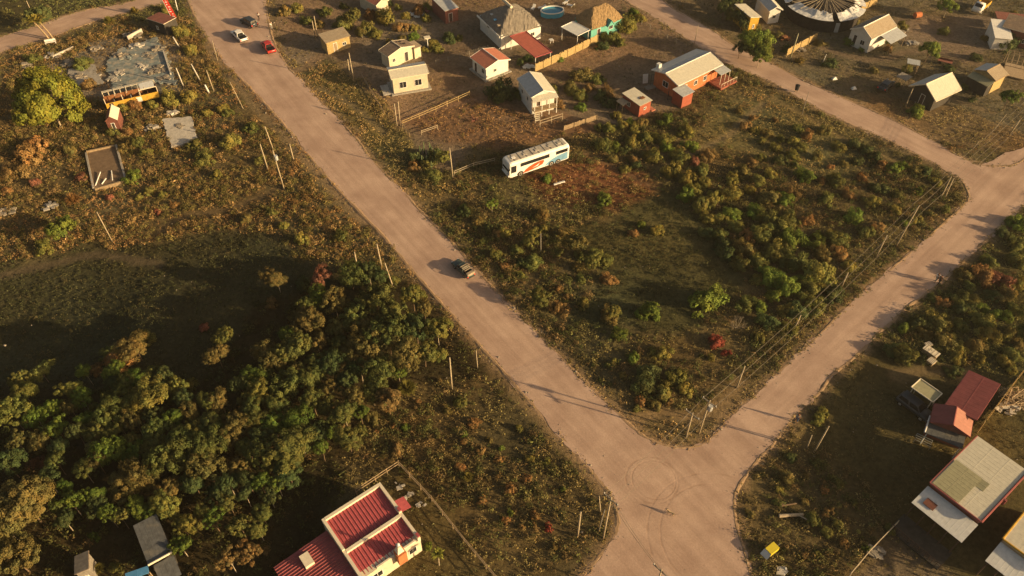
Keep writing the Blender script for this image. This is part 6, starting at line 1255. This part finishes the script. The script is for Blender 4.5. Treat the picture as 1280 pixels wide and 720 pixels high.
blob('lawn_frame', 'metal garden frame standing in the shade left of the blue-grey lean-to', 'frame', 1153, 553, [('rails','zinc_roof',lambda m: [m.tube((-.9,y,.5),(.9,y,.5),.03,.03,5) for y in (-.5,-.17,.17,.5)])]+[('leg','zinc_roof',lambda m, x=x, y=y: m.tube((x,y,-.1),(x,y,.5),.03,.03,5)) for x in (-.9,.9) for y in (-.5,.5)], -.6)
blob('red_container', 'orange-red rusted drum-like container in the upper right yard', 'container', 1146, 22, [('drum','orange_wall',lambda m: m.tube((-.7,0,.6),(.7,0,.6),.6,.6,14)),('stand','dark_metal',lambda m: m.box((0,0,.08),(1.2,.9,.16)))], .3)
blob('wheelie_scrap', 'long dark cart of boards by the conical green tree in the upper right yards', 'cart', 1180, 80, [('deck','plaster_red',lambda m: m.box((0,0,.6),(2.6,.9,.1))),('side_board','rust_red',lambda m: m.box((0,.42,.8),(2.6,.05,.3)))]+[('wheel','tyre',lambda m, x=x, y=y: m.tube((x,y-.07,.3),(x,y+.07,.3),.3,.3,12)) for x in (-.8,.8) for y in (-.5,.5)], -.5)
blob('leaning_panel', 'white panel leaning under the open end of the orange-walled house', 'panel', 806, 103, [('sheet','pale_zinc',lambda m: m.hexa([(-.5,-.3,0),(.5,-.3,0),(.5,-.25,0),(-.5,-.25,0)],[(-.5,.1,1.7),(.5,.1,1.7),(.5,.15,1.7),(-.5,.15,1.7)])),('strut','old_wood',lambda m: m.tube((0,.9,0),(0,.15,1.5),.04))], .2)
blob('low_table', 'low purple-grey table beside the small red shed', 'table', 812, 113, [('tabletop','slate_roof',lambda m: m.box((0,0,.7),(2.0,1.3,.06)))]+[('leg','dark_metal',lambda m, x=x, y=y: m.box((x,y,.33),(.06,.06,.7))) for x in (-.9,.9) for y in (-.5,.5)], .5)
blob('board_stack', 'stack of pale boards on the grass above the pole pair of the plot corner', 'boards', 462, 44, [('boards','grey_wood',lambda m: [m.box((0,k*.28-.4,.1+.02*(k%2)),(3.4,.24,.08)) for k in range(4)]),('battens','old_wood',lambda m: [m.box((x,0,.03),(.1,1.2,.06)) for x in (-1.2,1.2)])], .35)
blob('dead_stump', 'dark thorny stump on the red bare plot between the rail fence and the stilt house', 'stump', 594, 152, [('stem','burnt',lambda m: m.tube((0,0,-.1),(.1,0,.6),.2,.1,7)),('twigs','plaster_red',lambda m: [m.tube((0,0,.2),(rnd.uniform(-1,1),rnd.uniform(-1,1),rnd.uniform(.3,1.0)),.04,.015,4,False) for _ in range(22)])])

# ------------------------------------------------------------------ people and a dog
def skin(name, verts, edges, rad, m, parent=None, root=0, lv=2):
    me = bpy.data.meshes.new(name); me.from_pydata(verts, edges, []); me.materials.append(M[m]); o = bpy.data.objects.new(name, me); C.objects.link(o); o.parent = parent
    md = o.modifiers.new('skin', 'SKIN'); md.use_smooth_shade = True
    for i, r_ in enumerate(rad): me.skin_vertices[0].data[i].radius = (r_, r_) if not isinstance(r_, tuple) else r_; me.skin_vertices[0].data[i].use_root = (i == root)
    s = o.modifiers.new('sub', 'SUBSURF'); s.levels = lv; s.render_levels = lv
    dg = bpy.context.evaluated_depsgraph_get(); dg.update(); e = o.evaluated_get(dg); nm = bpy.data.meshes.new_from_object(e); o.modifiers.clear(); o.data = nm
    nm.polygons.foreach_set('use_smooth', [True]*len(nm.polygons)); return o
def person(px, py, face, label, shirt, trousers, stride=.25, arm=.2):
    T = thing('person', label, 'person', g(px, py)+Vector((0,0,.02)), face); s = stride
    V = [(0,0,.95),(0,0,1.15),(0,0,1.38),(0,0,1.5),(0.01,0,1.6),(.02,0,1.72),
         (0,.1,.9),(s*.4,.11,.5),(s*.9,.11,.07),(s*.9+.16,.12,.04),(0,-.1,.9),(-s*.2,-.11,.5),(-s,-.11,.09),(-s+.15,-.12,.04),
         (0,.19,1.4),(-arm*.4,.25,1.12),(arm*.1,.26,.88),(arm*.2,.26,.80),(0,-.19,1.4),(arm*.5,-.25,1.13),(arm*1.2,-.26,.92),(arm*1.4,-.26,.85)]
    E = [(0,1),(1,2),(2,3),(3,4),(4,5),(0,6),(6,7),(7,8),(8,9),(0,10),(10,11),(11,12),(12,13),(2,14),(14,15),(15,16),(16,17),(2,18),(18,19),(19,20),(20,21)]
    Rr = [.13,.12,.13,.055,.085,.075,.09,.06,.045,.04,.09,.06,.045,.04,.06,.042,.032,.035,.06,.042,.032,.035]
    b = skin('body', V, E, Rr, 'skin', T)
    # hands: five unequal bent fingers each
    for (hx, hy, hz, sg) in ((arm*.2,.26,.80,1),(arm*1.4,-.26,.85,-1)):
        hv = [(hx,hy,hz)]; he = []; hr = [.028]
        for k, ln in enumerate((.075,.085,.08,.065)):
            a = (k-1.5)*.02; hv += [(hx+a,hy,hz-.05),(hx+a+.01,hy-sg*.012,hz-.05-ln*.5),(hx+a+.02,hy-sg*.03,hz-.05-ln)]; i = len(hv)-3; he += [(0,i),(i,i+1),(i+1,i+2)]; hr += [.011,.009,.007]
        hv += [(hx+.035,hy-sg*.01,hz-.02),(hx+.055,hy-sg*.02,hz-.055)]; i = len(hv)-2; he += [(0,i),(i,i+1)]; hr += [.011,.009]
        me = skin('hand', hv, he, hr, 'skin', b, 0, 1)
    skin('shirt', [V[0],V[1],V[2],(0,0,1.46),V[14],V[15],V[18],V[19]], [(0,1),(1,2),(2,3),(2,4),(4,5),(2,6),(6,7)], [.145,.14,.15,.07,.075,.058,.075,.058], shirt, T)
    skin('trousers', [(0,0,.98),V[6],V[7],(V[8][0],V[8][1],.14),V[10],V[11],(V[12][0],V[12][1],.16)], [(0,1),(1,2),(2,3),(0,4),(4,5),(5,6)], [.142,.105,.075,.062,.105,.075,.062], trousers, T)
    skin('hair', [(-.02,0,1.68),(-.02,0,1.75)], [(0,1)], [.088,.07], 'hair', T)
    for y in (-.03,.03):
        mb = MB(); mb.box((.10,y,1.67),(.02,.02,.012)); mb.build('eye', 'black', b)
    mb = MB(); mb.hexa([(.09,-.015,1.62),(.09,.015,1.62),(.12,.01,1.62),(.12,-.01,1.62)],[(.09,-.008,1.67),(.09,.008,1.67),(.095,.006,1.67),(.095,-.006,1.67)]); mb.build('nose', 'skin', b)
    for y in (.12,-.12):
        x = s*.9+.07 if y > 0 else -s+.07; mb = MB(); mb.box((x,y,.035),(.27,.1,.07)); mb.build('shoe', 'cloth_dark', T, bevel=.02)
    return T
person(324, 25, 1.2, 'person in a white shirt walking on the road beside the dark car', 'cloth_white', 'cloth_dark'); person(340, 37, 2.4, 'person in a pale shirt standing at the right road edge above the red pickup', 'cloth_white', 'cloth_grey', .05)
person(1169, 352, 3.6, 'person in a white shirt walking at the right edge of the side road', 'cloth_white', 'cloth_grey'); person(1172.5, 355, 3.7, 'person in dark clothes walking close behind the one in white', 'cloth_dark', 'cloth_dark', .3); person(995, 527, 4.2, 'person in grey at the lower edge of the side road near the island tip', 'cloth_grey', 'cloth_blue', .15)
T = thing('dog', 'tan dog standing alone in the middle of the road junction', 'dog', g(838,643)+Vector((0,0,.02)), 2.6)
b = skin('body', [(-.32,0,.46),(-.05,0,.45),(.25,0,.47),(.40,0,.60),(.52,0,.70),(.68,0,.66),(.30,.09,.34),(.31,.09,.16),(.33,.09,.03),(.30,-.09,.34),(.29,-.09,.16),(.31,-.09,.03),(-.32,.09,.34),(-.25,.09,.26),(-.40,.09,.16),(-.36,.09,.03),(-.32,-.09,.34),(-.22,-.09,.26),(-.36,-.09,.16),(-.32,-.09,.03),(-.5,0,.52),(-.66,0,.62)],
 [(0,1),(1,2),(2,3),(3,4),(4,5),(2,6),(6,7),(7,8),(2,9),(9,10),(10,11),(0,12),(12,13),(13,14),(14,15),(0,16),(16,17),(17,18),(18,19),(0,20),(20,21)], [.10,.095,.125,.075,.075,.04,.05,.032,.03,.05,.032,.03,.07,.045,.028,.03,.07,.045,.028,.03,.03,.018], 'fur', T, 2)
for y in (-.05,.05):
    mb = MB(); mb.hexa([(.46,y-.02,.74),(.52,y-.02,.74),(.52,y+.02,.74),(.46,y+.02,.74)],[(.44,y*1.5-.008,.84),(.46,y*1.5-.008,.84),(.46,y*1.5+.008,.84),(.44,y*1.5+.008,.84)]); mb.build('ear', 'fur', b)
# ------------------------------------------------------------------ ground cover
def build_cover():
    r = np.random.default_rng(3)
    n = 190000
    x = r.uniform(-115, 125, n); y = r.uniform(12, 190, n)
    z = terr_np(x, y); px, py = proj_np(x, y, z)
    keep = (px > -140) & (px < 1450) & (py > -90) & (py < 920)
    x, y, z, px, py = [a[keep] for a in (x, y, z, px, py)]
    area = 240*178; base = n/area
    dens = np.zeros(len(x)); zi = np.zeros(len(x), int)
    pj = px+(vnoise(x, y, 4, 31)-.5)*26; pk = py+(vnoise(x, y, 4, 32)-.5)*20
    for i, (poly, c, d, pal, s) in enumerate(ZONES):
        m = inpoly(pj, pk, poly); dens[m] = d; zi[m] = i
    clump = vnoise(x, y, 2.6, 33)*.6+vnoise(x, y, 7, 34)*.6
    dens = dens*np.clip((clump-.28)*2.6, .04, 1.7)
    for pl, wd, c in TRAILS:
        W = [tuple(g(a, b))[:2] for a, b in smooth_line(pl, 3)]; d = np.full(x.shape, 1e9)
        for a, b in zip(W[:-1], W[1:]): d = np.minimum(d, seg_dist(x, y, a, b))
        dens *= np.clip((d-wd*.6)/1.0, 0.05, 1)
    ed = edge_dist(x, y); dens *= np.where(ed < .4, .55, 1)
    rm = road_mask(x, y); dens[rm] = 0
    for B in BLOCKS: dens[inpoly(px, py, B)] = 0
    sel = r.random(len(x)) < dens/base
    x, y, z, zi, px, py = [a[sel] for a in (x, y, z, zi, px, py)]
    print('tufts', len(x))
    pal = [np.array(PAL[Z[3]]) for Z in ZONES]; size = np.array([Z[4] for Z in ZONES])
    T = len(x); K = 15
    col = np.empty((T, 3)); ck = vnoise(x, y, 3.5, 41); pick = (ck*.65+r.random(T)*.55)
    for i, P in enumerate(pal):
        m = zi == i
        if m.any(): col[m] = P[np.clip((pick[m]*len(P)*.92).astype(int), 0, len(P)-1)]
    col = col*r.uniform(.8, 1.75, (T, 1))
    s = size[zi]*r.uniform(.5, 1.5, T)*np.where(r.random(T) < .12, 1.5, 1)
    c = np.stack([x, y, z], 1)
    u = rand_unit(r, T*K).reshape(T, K, 3); u[:,:,2] = np.abs(u[:,:,2])
    P = c[:,None,:]+u*(s[:,None,None]*r.uniform(.3, 1.0, (T, K, 1)))*np.array([1,1,.8]); P[:,:,2] += .02
    N = u*.8+rand_unit(r, T*K).reshape(T, K, 3)*.7; N /= np.linalg.norm(N, axis=2, keepdims=True)
    S = (s[:,None]*r.uniform(.14, .33, (T, K))); cc = np.clip(col[:,None,:]*r.uniform(.75, 1.3, (T, K, 1)), .005, .6)
    kinds = {'scrub': [i for i, Z in enumerate(ZONES) if Z[3] in ('brown','rust','mix','mixb','olive','wood')], 'grass': [i for i, Z in enumerate(ZONES) if Z[3] in ('field','dryg','lawn')]}
    for nm, idx in kinds.items():
        m = np.isin(zi, idx); me = quads_mesh(nm, P[m].reshape(-1,3), N[m].reshape(-1,3), S[m].reshape(-1), cc[m].reshape(-1,3), BLADE, r, .5)
        o = bpy.data.objects.new(nm, me); C.objects.link(o)
        tag(o, {'scrub': 'low brown and olive scrub growing over the empty plots', 'grass': 'short dry grass tufts on yards and verges'}[nm], {'scrub': 'scrub', 'grass': 'grass'}[nm], kind='stuff')

    # bushy clumps of the scrub
    big = np.isin(zi, [i for i, Z in enumerate(ZONES) if Z[3] in ('rust','mix','mixb','olive','wood','brown')]) & (r.random(T) < .20)
    c = c[big]; cl = col[big]*r.uniform(.8, 1.3, (big.sum(), 1)); s = size[zi[big]]*r.uniform(.9, 2.6, big.sum()); T = len(c); K = 70; print('clumps', T)
    u = rand_unit(r, T*K).reshape(T, K, 3); u[:,:,2] = np.abs(u[:,:,2])
    P = c[:,None,:]+u*(s[:,None,None]*r.uniform(.4, 1.0, (T, K, 1)))*np.array([1,1,1.05])
    P += (vnoise(P[:,:,0], P[:,:,1], .35, 51)[:,:,None]-.5)*u*.5
    N = u*.8+rand_unit(r, T*K).reshape(T, K, 3)*.5; N /= np.linalg.norm(N, axis=2, keepdims=True)
    S = np.full((T, K), .066)*r.uniform(.6, 1.5, (T, K))*(s[:,None]**.5)*1.3; cc = np.clip(cl[:,None,:]*r.uniform(.7, 1.35, (T, K, 1)), .005, .6)
    me = quads_mesh('undergrowth', P.reshape(-1,3), N.reshape(-1,3), S.reshape(-1), cc.reshape(-1,3), BLADE, r, .6)
    o = bpy.data.objects.new('undergrowth', me); C.objects.link(o); tag(o, 'knee-high weedy undergrowth in rusty and olive clumps', 'undergrowth', kind='stuff')

    # fine dry grass standing over all rough ground
    n = 210000; x = r.uniform(-112, 122, n); y = r.uniform(12, 185, n); z = terr_np(x, y); px, py = proj_np(x, y, z)
    m = (px > -120) & (px < 1430) & (py > -80) & (py < 900); x, y, z, px, py = [a[m] for a in (x, y, z, px, py)]
    pj = px+(vnoise(x, y, 4, 31)-.5)*26; pk = py+(vnoise(x, y, 4, 32)-.5)*20; dn = np.zeros(len(x)); zi = np.zeros(len(x), int)
    for i, (poly, c_, d, pal_, s_) in enumerate(ZONES):
        q = inpoly(pj, pk, poly); dn[q] = {'lawn': .45, 'field': .75, 'wood': .25}.get(pal_, .95) if c_ not in (DIRT, (.15,.12,.09)) else .12; zi[q] = i
    dn *= np.clip(vnoise(x, y, 2.0, 61)*1.1+vnoise(x, y, 8, 62)*.8-.35, .05, 1); ed = edge_dist(x, y); dn[road_mask(x, y) & (ed > .35)] = 0
    for pl, wd, c_ in TRAILS:
        W = [tuple(g(a, b))[:2] for a, b in smooth_line(pl, 3)]; d = np.full(x.shape, 1e9)
        for a, b in zip(W[:-1], W[1:]): d = np.minimum(d, seg_dist(x, y, a, b))
        dn *= np.clip((d-wd*.7)/.8, .03, 1)
    for B in BLOCKS: dn[inpoly(px, py, B)] = 0
    m = r.random(len(x)) < dn; x, y, z, zi = [a[m] for a in (x, y, z, zi)]; T = len(x); K = 5; print('blades', T)
    gold = {'lawn': (.11,.095,.042), 'field': (.045,.048,.021), 'wood': (.045,.048,.02), 'dryg': (.24,.18,.08), 'rust': (.17,.11,.048), 'olive': (.13,.125,.045)}
    base = np.array([gold.get(Z[3], (.17,.14,.055)) for Z in ZONES])[zi]; base = base*1.3*(.6+.9*vnoise(x, y, 5, 63))[:, None]*r.uniform(.7, 1.35, (T, 1)); base[:, 0] *= .85+.35*vnoise(x, y, 9, 64)
    P = np.stack([x, y, z], 1)[:, None, :]+r.normal(size=(T, K, 3))*[.16, .16, .02]+[0, 0, .03]
    N = r.normal(size=(T, K, 3))*[1, 1, .45]; N /= np.linalg.norm(N, axis=2, keepdims=True)
    S = r.uniform(.05, .13, (T, K)); cc = np.clip(base[:, None, :]*r.uniform(.8, 1.25, (T, K, 1)), .005, .6)
    me = quads_mesh('dry_grass', P.reshape(-1,3), N.reshape(-1,3), S.reshape(-1), cc.reshape(-1,3), BLADE, r, .7)
    o = bpy.data.objects.new('dry_grass', me); C.objects.link(o); tag(o, 'fine golden dry grass standing across the rough plots and verges', 'grass', kind='stuff')
    # loose stones along road edges and in the yards
    n = 60000; x = r.uniform(-105, 115, n); y = r.uniform(14, 175, n); px, py = proj_np(x, y, 0*x); ed = edge_dist(x, y)
    yard = inpoly(px, py, ZONES[8][0]) | inpoly(px, py, ZONES[7][0]) | inpoly(px, py, ZONES[22][0])
    m = ((ed < 1.1) & (r.random(n) < .45)) | (yard & (r.random(n) < .05)) | (r.random(n) < .008); x, y = x[m], y[m]; T = len(x); sz = r.uniform(.03, .09, T)*np.where(r.random(T) < .07, 2.2, 1)
    V = np.array([(-1,-.7,0),(1,-.8,0),(.8,.9,0),(-.9,.8,0),(-.3,-.2,.9),(.4,.3,.8)]); Fc = [(0,1,4),(1,2,5),(1,5,4),(2,3,5),(3,4,5),(3,0,4)]
    an = r.uniform(0, 6.28, T); co = np.stack([V[None,:,0]*np.cos(an)[:,None]-V[None,:,1]*np.sin(an)[:,None], V[None,:,0]*np.sin(an)[:,None]+V[None,:,1]*np.cos(an)[:,None], np.repeat(V[None,:,2], T, 0)], 2)*sz[:,None,None]+np.stack([x, y, 0*x+.0], 1)[:,None,:]
    F = (np.array(Fc)[None]+6*np.arange(T)[:,None,None]).reshape(-1, 3); me = bpy.data.meshes.new('gravel'); me.from_pydata(co.reshape(-1,3).tolist(), [], F.tolist()); me.materials.append(M['rubble'])
    o = bpy.data.objects.new('gravel', me); C.objects.link(o); tag(o, 'loose stones along the road edges and across the yards', 'gravel', kind='stuff')

finish_labels()
build_cover()
